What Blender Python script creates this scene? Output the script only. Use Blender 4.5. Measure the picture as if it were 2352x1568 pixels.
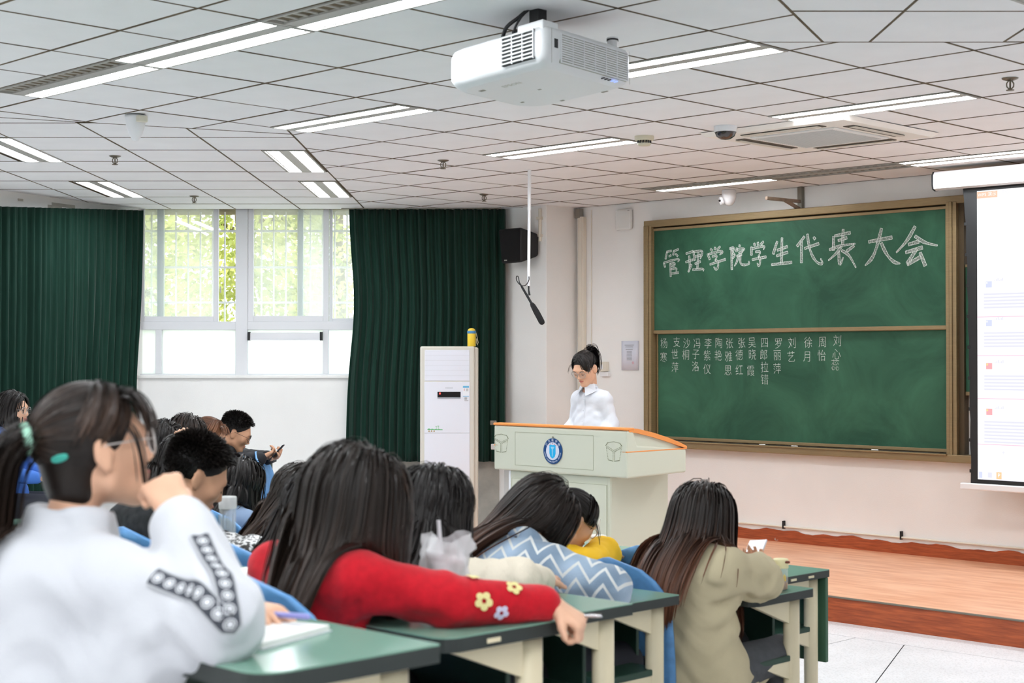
import bpy, bmesh, math, random
import numpy as np
from mathutils import Vector, Matrix

random.seed(7)
RNG = np.random.default_rng(7)
scene = bpy.context.scene
COL = scene.collection
for o in list(bpy.data.objects):
    bpy.data.objects.remove(o, do_unlink=True)
PI = math.pi
S2 = math.sqrt(.5)

# ------------------------------------------------------------------ camera
cam = bpy.data.cameras.new('camera')
cam.sensor_width = 36.0
cam.lens = 36.0 * 3540.0 / 2352.0
cam.clip_start = .05
cam.clip_end = 200
cam.dof.use_dof = True
cam.dof.focus_distance = 11.5
cam.dof.aperture_fstop = 5.6
camo = bpy.data.objects.new('camera', cam)
COL.objects.link(camo)
camo.location = (0, 0, 1.67)
camo.rotation_euler = (PI / 2 + .0117, 0, 0)
scene.camera = camo

# ------------------------------------------------------------------ daylight outside the windows
wd = bpy.data.worlds.new('world')
scene.world = wd
wd.use_nodes = True
bg = wd.node_tree.nodes['Background']
bg.inputs[0].default_value = (.86, .94, 1.0, 1)
bg.inputs[1].default_value = 3.1
LAMP = 27.0          # radiance of the fluorescent tubes (used by the ceiling fixtures)

scene.view_settings.view_transform = 'Standard'
scene.view_settings.look = 'None'
scene.view_settings.exposure = 0.54
scene.view_settings.gamma = 1.0
scene.view_settings.use_curve_mapping = False
scene.cycles.max_bounces = 6
scene.cycles.diffuse_bounces = 4
scene.cycles.glossy_bounces = 2
scene.cycles.transmission_bounces = 6
scene.cycles.transparent_max_bounces = 12
scene.cycles.sample_clamp_indirect = 6.0
scene.cycles.caustics_reflective = False
scene.cycles.caustics_refractive = False
scene.cycles.use_light_tree = False

# ------------------------------------------------------------------ helpers
def lin(c):
    c = c / 255.0
    return c / 12.92 if c <= .04045 else ((c + .055) / 1.055) ** 2.4

def rgb(r, g, b):
    return (lin(r), lin(g), lin(b), 1.0)

MATS = {}
def nodes(m):
    m.use_nodes = True
    return m.node_tree.nodes, m.node_tree.links

def mat(name, col, rough=.6, spec=.4, metal=0., emit=0., var=0., scale=8., bump=0., bscale=60., col2=None, coat=0., sheen=0., detail=3., stretch=None):
    """Principled material; optional two-tone noise and fine noise bump in object space."""
    if name in MATS:
        return MATS[name]
    m = bpy.data.materials.new(name)
    N, L = nodes(m)
    b = N['Principled BSDF']
    b.inputs['Base Color'].default_value = col
    b.inputs['Roughness'].default_value = rough
    b.inputs['Specular IOR Level'].default_value = spec
    b.inputs['Metallic'].default_value = metal
    b.inputs['Coat Weight'].default_value = coat
    b.inputs['Sheen Weight'].default_value = sheen
    if emit:
        b.inputs['Emission Color'].default_value = col
        b.inputs['Emission Strength'].default_value = emit
    if var or col2 or bump:
        tc = N.new('ShaderNodeTexCoord')
        src = tc.outputs['Object']
        if stretch:
            mp = N.new('ShaderNodeMapping')
            mp.inputs['Scale'].default_value = stretch
            L.new(src, mp.inputs['Vector'])
            src = mp.outputs['Vector']
    if var or col2:
        n = N.new('ShaderNodeTexNoise')
        n.inputs['Scale'].default_value = scale
        n.inputs['Detail'].default_value = detail
        L.new(src, n.inputs['Vector'])
        r = N.new('ShaderNodeValToRGB')
        c2 = col2 if col2 else tuple(max(0, c * (1 - var)) for c in col[:3]) + (1,)
        c1 = col if col2 else tuple(min(1, c * (1 + var)) for c in col[:3]) + (1,)
        r.color_ramp.elements[0].color = c2
        r.color_ramp.elements[1].color = c1
        r.color_ramp.elements[0].position = .35
        r.color_ramp.elements[1].position = .65
        L.new(n.outputs['Fac'], r.inputs['Fac'])
        L.new(r.outputs['Color'], b.inputs['Base Color'])
    if bump:
        n2 = N.new('ShaderNodeTexNoise')
        n2.inputs['Scale'].default_value = bscale
        n2.inputs['Detail'].default_value = 4
        L.new(src, n2.inputs['Vector'])
        bp = N.new('ShaderNodeBump')
        bp.inputs['Strength'].default_value = bump
        bp.inputs['Distance'].default_value = .01
        L.new(n2.outputs['Fac'], bp.inputs['Height'])
        L.new(bp.outputs['Normal'], b.inputs['Normal'])
    MATS[name] = m
    return m

def tag(o, label=None, cat=None, group=None, kind=None):
    if label: o['label'] = label
    if cat: o['category'] = cat
    if group: o['group'] = group
    if kind: o['kind'] = kind
    return o

def link(o, parent=None):
    COL.objects.link(o)
    if parent is not None:
        o.parent = parent
    return o

def empty(name, loc=(0, 0, 0), rz=0., parent=None):
    o = bpy.data.objects.new(name, None)
    o.empty_display_size = .1
    link(o, parent)
    o.location = loc
    o.rotation_euler = (0, 0, rz)
    return o

UVROT = -PI / 4           # object frame whose x runs along the board wall and y towards it
def uvw(U, V, z=0.):
    return ((U + V) * S2, (V - U) * S2, z)

class MB:
    """Collects shapes into one mesh."""
    def __init__(s):
        s.v = []; s.f = []; s.mi = []; s.sm = []
    def add(s, vs, fs, mi=0, smooth=False):
        k = len(s.v)
        s.v.extend([tuple(map(float, p)) for p in vs])
        s.f.extend([tuple(i + k for i in f) for f in fs])
        s.mi.extend([mi] * len(fs)); s.sm.extend([smooth] * len(fs))
        return s
    def box(s, x0, x1, y0, y1, z0, z1, mi=0, bev=0.):
        if bev > 0:
            bm = bmesh.new()
            bmesh.ops.create_cube(bm, size=1)
            for v in bm.verts:
                v.co = Vector(((x0 + x1) / 2 + v.co.x * (x1 - x0), (y0 + y1) / 2 + v.co.y * (y1 - y0), (z0 + z1) / 2 + v.co.z * (z1 - z0)))
            bmesh.ops.bevel(bm, geom=list(bm.edges), offset=bev, segments=2, affect='EDGES', profile=.5)
            bm.verts.index_update()
            s.add([v.co[:] for v in bm.verts], [[v.index for v in f.verts] for f in bm.faces], mi, False)
            bm.free()
            return s
        P = [(x0, y0, z0), (x1, y0, z0), (x1, y1, z0), (x0, y1, z0), (x0, y0, z1), (x1, y0, z1), (x1, y1, z1), (x0, y1, z1)]
        return s.add(P, [(3, 2, 1, 0), (4, 5, 6, 7), (0, 1, 5, 4), (1, 2, 6, 5), (2, 3, 7, 6), (3, 0, 4, 7)], mi)
    def prism(s, poly, axis, a, b, mi=0, smooth=False):
        """Extrude a 2D polygon along an axis between a and b. axis x: poly is (y,z); y: (x,z); z: (x,y)."""
        n = len(poly)
        def P(p, t):
            if axis == 'x': return (t, p[0], p[1])
            if axis == 'y': return (p[0], t, p[1])
            return (p[0], p[1], t)
        vs = [P(p, a) for p in poly] + [P(p, b) for p in poly]
        area = sum(poly[i][0] * poly[(i + 1) % n][1] - poly[(i + 1) % n][0] * poly[i][1] for i in range(n))
        ccw = area > 0
        if axis == 'y': ccw = not ccw
        if b < a: ccw = not ccw
        lo = list(range(n)); hi = list(range(n, 2 * n))
        fs = []
        if ccw:
            fs = [tuple(reversed(lo)), tuple(hi)] + [(i, (i + 1) % n, n + (i + 1) % n, n + i) for i in range(n)]
        else:
            fs = [tuple(lo), tuple(reversed(hi))] + [(n + i, n + (i + 1) % n, (i + 1) % n, i) for i in range(n)]
        k = len(s.f)
        s.add(vs, fs, mi)
        if smooth:
            for i in range(k + 2, len(s.f)): s.sm[i] = True
        return s
    def tube(s, pts, r, n=8, mi=0, caps=True, smooth=True):
        pts = [Vector(p) for p in pts]
        m = len(pts)
        rs = r if hasattr(r, '__len__') else [r] * m
        t0 = (pts[1] - pts[0]).normalized()
        a = t0.orthogonal().normalized()
        vs = []
        for i, p in enumerate(pts):
            t = (pts[min(i + 1, m - 1)] - pts[max(i - 1, 0)]).normalized()
            a = (a - t * a.dot(t)).normalized()
            b = t.cross(a)
            for j in range(n):
                w = 2 * PI * j / n
                vs.append(p + (a * math.cos(w) + b * math.sin(w)) * rs[i])
        fs = [(i * n + j, i * n + (j + 1) % n, (i + 1) * n + (j + 1) % n, (i + 1) * n + j) for i in range(m - 1) for j in range(n)]
        s.add(vs, fs, mi, smooth)
        if caps:
            s.add(vs[:n], [tuple(reversed(range(n)))], mi)
            s.add(vs[-n:], [tuple(range(n))], mi)
        return s
    def lathe(s, prof, n=20, mi=0, c=(0, 0, 0), smooth=True, cap=True):
        """prof: list of (r, z) from bottom to top."""
        vs = []
        for r, z in prof:
            for j in range(n):
                w = 2 * PI * j / n
                vs.append((c[0] + r * math.cos(w), c[1] + r * math.sin(w), c[2] + z))
        m = len(prof)
        fs = [(i * n + j, i * n + (j + 1) % n, (i + 1) * n + (j + 1) % n, (i + 1) * n + j) for i in range(m - 1) for j in range(n)]
        s.add(vs, fs, mi, smooth)
        if cap:
            s.add(vs[:n], [tuple(reversed(range(n)))], mi)
            s.add(vs[-n:], [tuple(range(n))], mi)
        return s
    def build(s, name, mats, parent=None, loc=None, rz=None):
        me = bpy.data.meshes.new(name)
        me.from_pydata(s.v, [], s.f)
        if not isinstance(mats, (list, tuple)): mats = [mats]
        for m in mats: me.materials.append(m)
        me.polygons.foreach_set('material_index', s.mi)
        me.polygons.foreach_set('use_smooth', s.sm)
        me.update()
        o = bpy.data.objects.new(name, me)
        link(o, parent)
        if loc is not None: o.location = loc
        if rz is not None: o.rotation_euler = (0, 0, rz)
        return o

def curve(pts, n=6):
    """Catmull-Rom points through a path"""
    P = [Vector(p) for p in pts]; P = [P[0] * 2 - P[1]] + P + [P[-1] * 2 - P[-2]]
    out = []
    for i in range(1, len(P) - 2):
        for k in range(n):
            t = k / n
            out.append(.5 * (2 * P[i] + (P[i + 1] - P[i - 1]) * t + (2 * P[i - 1] - 5 * P[i] + 4 * P[i + 1] - P[i + 2]) * t * t + (3 * P[i] - P[i - 1] - 3 * P[i + 1] + P[i + 2]) * t ** 3))
    return out + [P[-2]]

def meshobj(name, me, parent=None, loc=(0, 0, 0), rot=(0, 0, 0)):
    o = bpy.data.objects.new(name, me)
    link(o, parent)
    o.location = loc
    o.rotation_euler = rot
    return o

def text_mesh(name, body, size, m, parent, loc, rot, align='CENTER', extrude=.0006, sx=1., offset=0.):
    """Lettering: text curve turned into a plain mesh."""
    cu = bpy.data.curves.new(name, 'FONT')
    cu.body = body
    cu.size = size
    cu.align_x = align
    cu.align_y = 'CENTER'
    cu.extrude = extrude
    cu.offset = offset
    cu.resolution_u = 3
    o = bpy.data.objects.new(name, cu)
    COL.objects.link(o)
    bpy.context.view_layer.update()
    dg = bpy.context.evaluated_depsgraph_get()
    me = bpy.data.meshes.new_from_object(o.evaluated_get(dg))
    bpy.data.objects.remove(o, do_unlink=True)
    bpy.data.curves.remove(cu)
    me.materials.clear()
    me.materials.append(m)
    r = meshobj(name, me, parent, loc, rot)
    r.scale = (sx, 1, 1)
    return r
# ------------------------------------------------------------------ materials of the room
M_wall = mat('wall plaster', rgb(242, 242, 240), .85, .2, var=.03, scale=1.3, bump=.12, bscale=120)
M_grey = mat('raw plaster', rgb(176, 172, 163), .9, .2, var=.12, scale=6, bump=.3, bscale=40)
M_tile = mat('ceiling tile', rgb(244, 245, 246), .9, .15, var=.015, scale=4, bump=.25, bscale=260)
M_grid = mat('ceiling grid', rgb(104, 92, 74), .8, .2, var=.25, scale=5)
M_white = mat('white paint', rgb(238, 239, 241), .45, .4)
M_frame = mat('window frame', rgb(226, 228, 232), .4, .4)
M_dark = mat('dark', rgb(30, 31, 33), .5, .4)
M_steel = mat('steel', rgb(150, 146, 138), .35, .5, metal=.8)
M_brass = mat('sprinkler metal', rgb(120, 112, 98), .4, .5, metal=.7)

def band_material():
    """painted skirting: red brown boards with worn grey patches"""
    m = bpy.data.materials.new('red brown skirting')
    N, L = nodes(m)
    b = N['Principled BSDF']
    b.inputs['Roughness'].default_value = .45
    tc = N.new('ShaderNodeTexCoord')
    mp = N.new('ShaderNodeMapping'); mp.inputs['Scale'].default_value = (2.2, 2.2, 30)
    L.new(tc.outputs['Object'], mp.inputs['Vector'])
    n = N.new('ShaderNodeTexNoise'); n.inputs['Scale'].default_value = 3; n.inputs['Detail'].default_value = 6
    L.new(mp.outputs['Vector'], n.inputs['Vector'])
    r = N.new('ShaderNodeValToRGB')
    r.color_ramp.elements[0].color = rgb(138, 62, 30); r.color_ramp.elements[0].position = .3
    r.color_ramp.elements[1].color = rgb(186, 92, 48); r.color_ramp.elements[1].position = .72
    L.new(n.outputs['Fac'], r.inputs['Fac'])
    n2 = N.new('ShaderNodeTexNoise'); n2.inputs['Scale'].default_value = 7; n2.inputs['Detail'].default_value = 5
    L.new(tc.outputs['Object'], n2.inputs['Vector'])
    r2 = N.new('ShaderNodeValToRGB')
    r2.color_ramp.elements[0].position = .70; r2.color_ramp.elements[1].position = .73
    L.new(n2.outputs['Fac'], r2.inputs['Fac'])
    mx = N.new('ShaderNodeMixRGB')
    mx.inputs[2].default_value = rgb(190, 182, 172)
    L.new(r2.outputs['Color'], mx.inputs[0]); L.new(r.outputs['Color'], mx.inputs[1])
    L.new(mx.outputs[0], b.inputs['Base Color'])
    return m
M_skirt = band_material()
M_plat = mat('orange stage boards', rgb(238, 184, 148), .38, .5, col2=rgb(216, 152, 114), scale=2.4, detail=7, stretch=(1.2, 6, 1))
M_nose = mat('stage nosing', rgb(112, 104, 92), .5, .4)

def terrazzo():
    m = bpy.data.materials.new('terrazzo')
    N, L = nodes(m)
    b = N['Principled BSDF']
    b.inputs['Roughness'].default_value = .38
    tc = N.new('ShaderNodeTexCoord')
    v = N.new('ShaderNodeTexVoronoi'); v.inputs['Scale'].default_value = 70
    L.new(tc.outputs['Object'], v.inputs['Vector'])
    r = N.new('ShaderNodeValToRGB')
    r.color_ramp.elements[0].color = rgb(214, 214, 214); r.color_ramp.elements[0].position = 0
    r.color_ramp.elements[1].color = rgb(244, 244, 246); r.color_ramp.elements[1].position = .5
    L.new(v.outputs['Distance'], r.inputs['Fac'])
    n = N.new('ShaderNodeTexNoise'); n.inputs['Scale'].default_value = 2.5
    L.new(tc.outputs['Object'], n.inputs['Vector'])
    mx = N.new('ShaderNodeMixRGB'); mx.blend_type = 'MULTIPLY'; mx.inputs[0].default_value = .25
    L.new(r.outputs['Color'], mx.inputs[1]); L.new(n.outputs['Fac'], mx.inputs[2])
    L.new(mx.outputs[0], b.inputs['Base Color'])
    return m
M_terr = terrazzo()
M_joint = mat('floor joint', rgb(96, 94, 92), .7)

ZC = 3.09
YW = 14.55                       # window wall
VW = 10.65                       # board wall
ROWV = [1.796, 2.567, 3.31, 4.059, 4.856, 5.712]       # far edge of each desk row
ROWU = [-1.972, -2.394, -2.83, -3.266, -3.271, -3.764]  # aisle end of each desk row
ROWZ = [1.18, 1.082, .985, .882, .82, .76]              # table top height
ROWF = [z - .75 for z in ROWZ]                          # floor of each tier
ROWF[5] = 0.0

def structure(o):
    o['kind'] = 'structure'
    return o

# ------------------------------------------------------------------ floor
fl = MB()
fl.box(-5.2, 5.6, -3.4, 15.2, -.12, -.004)
floor = structure(fl.build('floor', M_terr))
def half_clip(poly, n, c):
    """keep the part of a 2D polygon where n.p >= c"""
    out = []
    for i in range(len(poly)):
        p, q = poly[i], poly[(i + 1) % len(poly)]
        dp = n[0] * p[0] + n[1] * p[1] - c
        dq = n[0] * q[0] + n[1] * q[1] - c
        if dp >= 0: out.append(p)
        if (dp >= 0) != (dq >= 0):
            t = dp / (dp - dq)
            out.append((p[0] + (q[0] - p[0]) * t, p[1] + (q[1] - p[1]) * t))
    return out
def area(poly):
    return abs(sum(poly[i][0] * poly[(i + 1) % len(poly)][1] - poly[(i + 1) % len(poly)][0] * poly[i][1] for i in range(len(poly)))) / 2
def inset(poly, d):
    n = len(poly)
    a = sum(poly[i][0] * poly[(i + 1) % n][1] - poly[(i + 1) % n][0] * poly[i][1] for i in range(n))
    if a < 0: poly = poly[::-1]
    for i in range(n):
        p, q = poly[i], poly[(i + 1) % n]
        l = math.hypot(q[0] - p[0], q[1] - p[1])
        if l < 1e-6: continue
        nx, ny = -(q[1] - p[1]) / l, (q[0] - p[0]) / l
        yield (nx, ny), nx * p[0] + ny * p[1] + d
def shrink(poly, d):
    r = list(poly)
    for nn, c in inset(poly, d):
        r = half_clip(r, nn, c)
        if len(r) < 3: return []
    return r
# terrazzo panels in front of the stage: a border strip and panels cut by a slanting joint
W = lambda U, V: uvw(U, V)[:2]
border = [W(-9.6, 8.02), W(-3.0, 8.02), W(-3.0, 8.42), W(-9.6, 8.42)]
joints = MB()
def panel(poly, parent=floor):
    p = shrink(poly, .003)
    if len(p) >= 3:
        MB().prism(p, 'z', -.01, 0.).build('floor_panel', M_terr, parent)
    for i in range(len(poly)):                 # dark inlay strip under each joint
        a, b = poly[i], poly[(i + 1) % len(poly)]
        l = math.hypot(b[0] - a[0], b[1] - a[1])
        if l < .3: continue
        nx, ny = -(b[1] - a[1]) / l * .006, (b[0] - a[0]) / l * .006
        joints.prism([(a[0] - nx, a[1] - ny), (b[0] - nx, b[1] - ny), (b[0] + nx, b[1] + ny), (a[0] + nx, a[1] + ny)], 'z', -.0045, -.0012)
panel(border)
open_floor = [W(-9.6, 4.856), W(-2.0, 4.856), W(-2.0, 8.02), W(-9.6, 8.02)]
jn = (.9305, -.3663); jc = jn[0] * 2.283 + jn[1] * 9.01     # the slanting joint
right = half_clip(open_floor, jn, jc); left = half_clip(open_floor, (-jn[0], -jn[1]), -jc)
panel(right)
for k in range(4):
    q = half_clip(half_clip(left, (S2, -S2), -9.6 + 1.5 * k), (-S2, S2), 9.6 - 1.5 * (k + 1))
    if len(q) > 2: panel(q)
joints.build('joint_inlay', M_joint, floor)['kind'] = 'stuff'
# tiers under the desk rows
tier_edges = [-6.5] + ROWV[:5]
for k in range(5):
    v0 = tier_edges[k]; v1 = tier_edges[k + 1]
    MB().box(-8.2, 5.4, v0, v1, 0, ROWF[k]).build('floor_tier', M_terr, floor, rz=UVROT)
MB().box(-4.98, -1.73, 7.75, 14.5, 0, .2).build('floor_tier', M_terr, floor)
MB().box(-1.73, -1.1, 7.75, 14.5, 0, .15).build('floor_tier', M_terr, floor)

# ------------------------------------------------------------------ stage
st = MB()
poly = [(-9.7, 8.41), (-8.15, 8.41), (-8.15, 6.95), (-5.95, 6.95), (-5.95, 8.41), (-3.02, 8.41), (-3.02, 10.64), (-9.7, 10.64)]
st.prism(poly, 'z', 0, .158)
for i in range(len(st.f)): st.mi[i] = 1
st.mi[1] = 0; st.mi[0] = 0
stage = st.build('stage_platform', [M_plat, M_skirt], rz=UVROT)
stage['kind'] = 'structure'
nb = MB()
nb.box(-5.95, -3.02, 8.402, 8.425, .152, .1625, bev=.003)
nb.box(-9.7, -8.15, 8.402, 8.425, .152, .1625, bev=.003)
nb.box(-8.15, -5.95, 6.942, 6.965, .152, .1625, bev=.003)
nb.build('nosing', M_nose, stage)

# ------------------------------------------------------------------ walls
wf = structure(MB().box(-10.9, -3.0, VW, VW + .2, 0, 3.25).build('wall_front', M_wall, rz=UVROT))
MB().box(-10.385, -9.787, 10.235, VW + .02, 0, 3.2, bev=.006).build('wall_pillar', M_wall, wf)
M_trunk = mat('cream trunking', rgb(226, 220, 206), .5)
MB().box(-9.735, -9.665, VW - .05, VW, .16, 3.0, bev=.006).box(-9.722, -9.676, VW - .056, VW - .048, .16, 3.0).build('trunking', M_trunk, wf)
MB().tube([(-9.60, VW - .006, 3.06), (-9.60, VW - .006, 1.62)], .004, 6).build('wall_cable', M_trunk, wf)
MB().box(-9.76, -9.70, VW - .06, VW - .01, 2.99, 3.075).build('duct_stub', M_steel, wf)
MB().tube([(-9.86, 10.225, 3.06), (-9.86, 10.225, 2.76)], .016, 8).box(-9.885, -9.835, 10.20, 10.236, 2.96, 2.985).box(-9.885, -9.835, 10.20, 10.236, 2.80, 2.825).build('conduit', M_trunk, wf)
# window wall
wl = MB()
WX0, WX1, WZ0 = -3.56, -.62, 1.515
wl.box(-5.2, WX0, YW, YW + .24, 0, 3.25)
wl.box(WX1, .62, YW, YW + .24, 0, 3.25)
wl.box(WX0, WX1, YW, YW + .24, 0, WZ0)
wall_left = structure(wl.build('wall_left', M_wall))
MB().box(-1.35, -.12, YW - .012, YW + .01, 0, 1.12, bev=.004).build('raw_plaster_panel', M_grey, wall_left)
MB().box(WX0 - .02, WX1 + .02, YW - .03, YW + .1, WZ0 - .02, WZ0 + .006, bev=.004).build('window_ledge', M_wall, wall_left)
structure(MB().box(-5.2, -5.0, -3.4, 11.45, 0, 3.25).build('wall_outer', M_wall))
ws = structure(MB().prism([(-5.0, 11.4), (-3.50, 14.60), (-3.68, 14.68), (-5.2, 11.46)], 'z', 0, 3.25).build('wall_corner', M_wall))
dw = ((-5.0 + 3.5) / 3.534, (11.4 - 14.6) / 3.534)
def on_corner(t, z, o=.004): return (-3.5 + dw[0] * t - dw[1] * o, 14.6 + dw[1] * t + dw[0] * o * 0, z)
for t0, t1, z0, z1 in ((.95, 1.25, 3.015, 3.045), (1.12, 1.30, 2.97, 3.02), (1.6, 1.66, 3.02, 3.04)):
    MB().add([on_corner(t0, z0), on_corner(t1, z0), on_corner(t1, z1), on_corner(t0, z1)], [(0, 1, 2, 3)]).build('paint_flake', M_grey, ws)
structure(MB().box(5.41, 5.6, -3.4, 9.8, 0, 3.25).build('wall_right', M_wall))
structure(MB().box(-5.2, 5.6, -3.4, -3.2, 0, 3.25).build('wall_back', M_wall))
# baseboard of the board wall with a ragged painted edge
bb = MB()
us = np.linspace(-9.66, -3.05, 190)
rag = .092 + .008 * np.sin(us * 9) + .006 * np.sin(us * 23 + 1) + RNG.normal(0, .0022, len(us))
top = [(float(u), .158 + float(h)) for u, h in zip(us, rag)]
bb.prism([(us[0], .158), (us[-1], .158)] + top[::-1], 'y', VW - .014, VW + .004)
structure(bb.build('baseboard_front', M_skirt, rz=UVROT))
cb = MB()
cb.tube([(-9.6, VW - .018, .288), (-7.5, VW - .018, .286), (-5.2, VW - .018, .287), (-3.1, VW - .018, .29)], .0085, 8)
conduit = cb.build('trim_1', M_trunk, rz=UVROT)
structure(conduit)
for u in (-7.45, -6.35, -5.25, -4.4):
    MB().box(u - .006, u + .006, VW - .03, VW, .27, .335).build('pipe_clip', M_dark, conduit)

# ------------------------------------------------------------------ ceiling
ceil = structure(MB().box(-5.2, 5.6, -3.4, 15.2, ZC + .006, ZC + .14).build('ceiling', M_grid))
CU0, CV0 = -4.096, 5.90
MIT = math.tan(math.radians(22.5))
L0 = (-1.39, 9.70)
R0 = (1.39, 6.88)
sL = (MIT, -1.0)                 # below the left mitre: MIT*(x-x0) - (y-y0) >= 0
def in_L(p): return p[0] < L0[0] and MIT * (p[0] - L0[0]) - (p[1] - L0[1]) < 0
def in_R(p): return p[1] < R0[1] and p[1] > 4.6 and (p[0] - R0[0]) > MIT * (p[1] - R0[1])
room = [(-5.0, -3.2), (5.41, -3.2), (5.41, VW / S2 - 5.41), (VW / S2 - YW, YW), (-5.0, YW)]
def clip_room(poly):
    for nn, c in inset(room, .004):
        poly = half_clip(poly, nn, c)
        if len(poly) < 3: return []
    return poly
FIX = []                         # light fixtures: (U0, U1, Vfar, lit tubes (near, far), frame)
for u0, n, f in [(-7.696, 1, 0), (-6.496, 1, 1), (-5.296, 1, 0)]:
    FIX.append((u0, u0 + 1.2, 4.10, (f, n)))
for u0 in (-7.696, -5.296, -2.896): FIX.append((u0, u0 + 1.2, 5.90, (1, 1)))
for u0 in (-7.696, -5.296, -2.896): FIX.append((u0, u0 + 1.2, 7.70, (1, 1)))
for u0, n, f in [(-8.296, 1, 0), (-7.096, 0, 0), (-5.896, 1, 1), (-4.696, 1, 1)]: FIX.append((u0, u0 + 1.2, 10.10, (f, n)))
for v in (2.30, .50, -1.30):
    for u0 in (-6.496, -4.096, -1.696, .704): FIX.append((u0, u0 + 1.2, v, (1, 1)))
def camproj(p):
    c, s = math.cos(.0117), math.sin(.0117)
    y = c * p[1] + s * (p[2] - 1.67); z = -s * p[1] + c * (p[2] - 1.67)
    if y < .1: return None
    return 1176 + 3540 * p[0] / y, 784 - 3540 * z / y
GAP = .0066
full_me = None
def full_tile():
    global full_me
    if full_me is None:
        h = .3 - GAP
        b = MB().box(-h, h, -h, h, 0, .014, bev=.003)
        o = b.build('ceiling_tile', M_tile)
        full_me = o.data
        bpy.data.objects.remove(o)
    return full_me
rest = MB(); bars = MB()
def put_tile(poly, full_c=None, rz=0.):
    m = len(poly)                              # flanges of the suspension grid, a hair below the tiles
    sg = 1 if sum(poly[i][0] * poly[(i + 1) % m][1] - poly[(i + 1) % m][0] * poly[i][1] for i in range(m)) > 0 else -1
    for i in range(m):
        p, q = poly[i], poly[(i + 1) % m]
        l = math.hypot(q[0] - p[0], q[1] - p[1])
        if l < .02: continue
        nx, ny = -(q[1] - p[1]) / l * GAP * .8 * sg, (q[0] - p[0]) / l * GAP * .8 * sg
        bars.prism([p, q, (q[0] + nx, q[1] + ny), (p[0] + nx, p[1] + ny)], 'z', ZC - .0012, ZC + .004)
    cx = sum(p[0] for p in poly) / len(poly); cy = sum(p[1] for p in poly) / len(poly)
    q = [camproj((p[0], p[1], ZC)) for p in poly]
    vis = any(a and -30 < a[0] < 2382 and -30 < a[1] < 1568 for a in q)
    if not vis:
        p = shrink(poly, GAP)
        if len(p) > 2: rest.prism(p, 'z', ZC, ZC + .013)
        return
    dz = random.uniform(-.0003, .0015)
    if full_c:
        meshobj('ceiling_tile', full_tile(), ceil, (full_c[0], full_c[1], ZC + dz), (random.gauss(0, .0012), random.gauss(0, .0012), rz))
    else:
        p = shrink(poly, GAP)
        if len(p) > 2 and area(p) > .004:
            MB().prism(p, 'z', ZC + dz, ZC + dz + .013).build('ceiling_tile', M_tile, ceil)
M1 = lambda p: half_clip(half_clip(p, (1, 0), L0[0]), (0, 1), R0[1])
M2 = lambda p: half_clip(half_clip(half_clip(p, (1, 0), L0[0]), (0, -1), -R0[1]), (-1, MIT), -R0[0] + MIT * R0[1])
M3 = lambda p: half_clip(half_clip(p, (-1, 0), -L0[0]), sL, sL[0] * L0[0] + sL[1] * L0[1])
for i in range(-18, 9):
    for j in range(-16, 20):
        v1 = CV0 + .6 * i; v0 = v1 - .6; u1 = CU0 - .6 * j; u0 = u1 - .6
        uc = (u0 + u1) / 2
        fx = [f for f in FIX if abs(f[2] - v1) < .05 and f[0] - .01 < uc < f[1] + .01]
        vv1 = v1 - .3 if fx else v1
        cell = [W(u0, v0), W(u1, v0), W(u1, vv1), W(u0, vv1)]
        inm = [not in_L(p) and not in_R(p) for p in cell]
        c2 = clip_room(cell)
        if len(c2) < 3 or area(c2) < .003: continue
        whole = abs(area(c2) - area(cell)) < 1e-5
        if all(inm):
            if whole and not fx: put_tile(cell, W(uc, (v0 + v1) / 2), UVROT)
            else: put_tile(c2)
        else:
            for Mx in (M1, M2, M3):
                q = Mx(c2)
                if len(q) > 2 and area(q) > .003: put_tile(q)
LFIX = []                        # fixtures of the window bay, along y
for x0, y0 in ((-3.50, 9.84), (-3.50, 12.26), (-1.70, 10.44), (-1.70, 12.26)):
    LFIX.append((x0, y0))
for i in range(-1, 11):
    for j in range(0, 7):
        y0 = 9.84 + .602 * (i - 2); x1 = L0[0] - .61 * j; x0 = x1 - .61
        xx1 = x1
        if any(abs(f[0] + .31 - x1) < .12 and f[1] - .05 < y0 + .3 < f[1] + 1.25 for f in LFIX): xx1 = x1 - .31
        cell = [(x0, y0), (xx1, y0), (xx1, y0 + .602), (x0, y0 + .602)]
        q = half_clip(cell, (-MIT, 1.0), -MIT * L0[0] + L0[1])
        if len(q) > 2: q = clip_room(q)
        if len(q) > 2 and area(q) > .003: put_tile(q)
for i in range(0, 5):
    for j in range(-2, 8):
        y1 = R0[1] - .61 * i; x0 = 1.60 + .6 * j
        cell = [(x0, max(4.6, y1 - .61)), (x0 + .6, max(4.6, y1 - .61)), (x0 + .6, y1), (x0, y1)]
        if y1 < 4.7: continue
        q = half_clip(cell, (1, -MIT), R0[0] - MIT * R0[1])
        if len(q) > 2: q = clip_room(q)
        if len(q) > 2 and area(q) > .003: put_tile(q)
ro = rest.build('ceiling_tile_field', M_tile, ceil)
ro['kind'] = 'stuff'
bars.build('ceiling_grid', M_grid, ceil)['kind'] = 'stuff'

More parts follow.
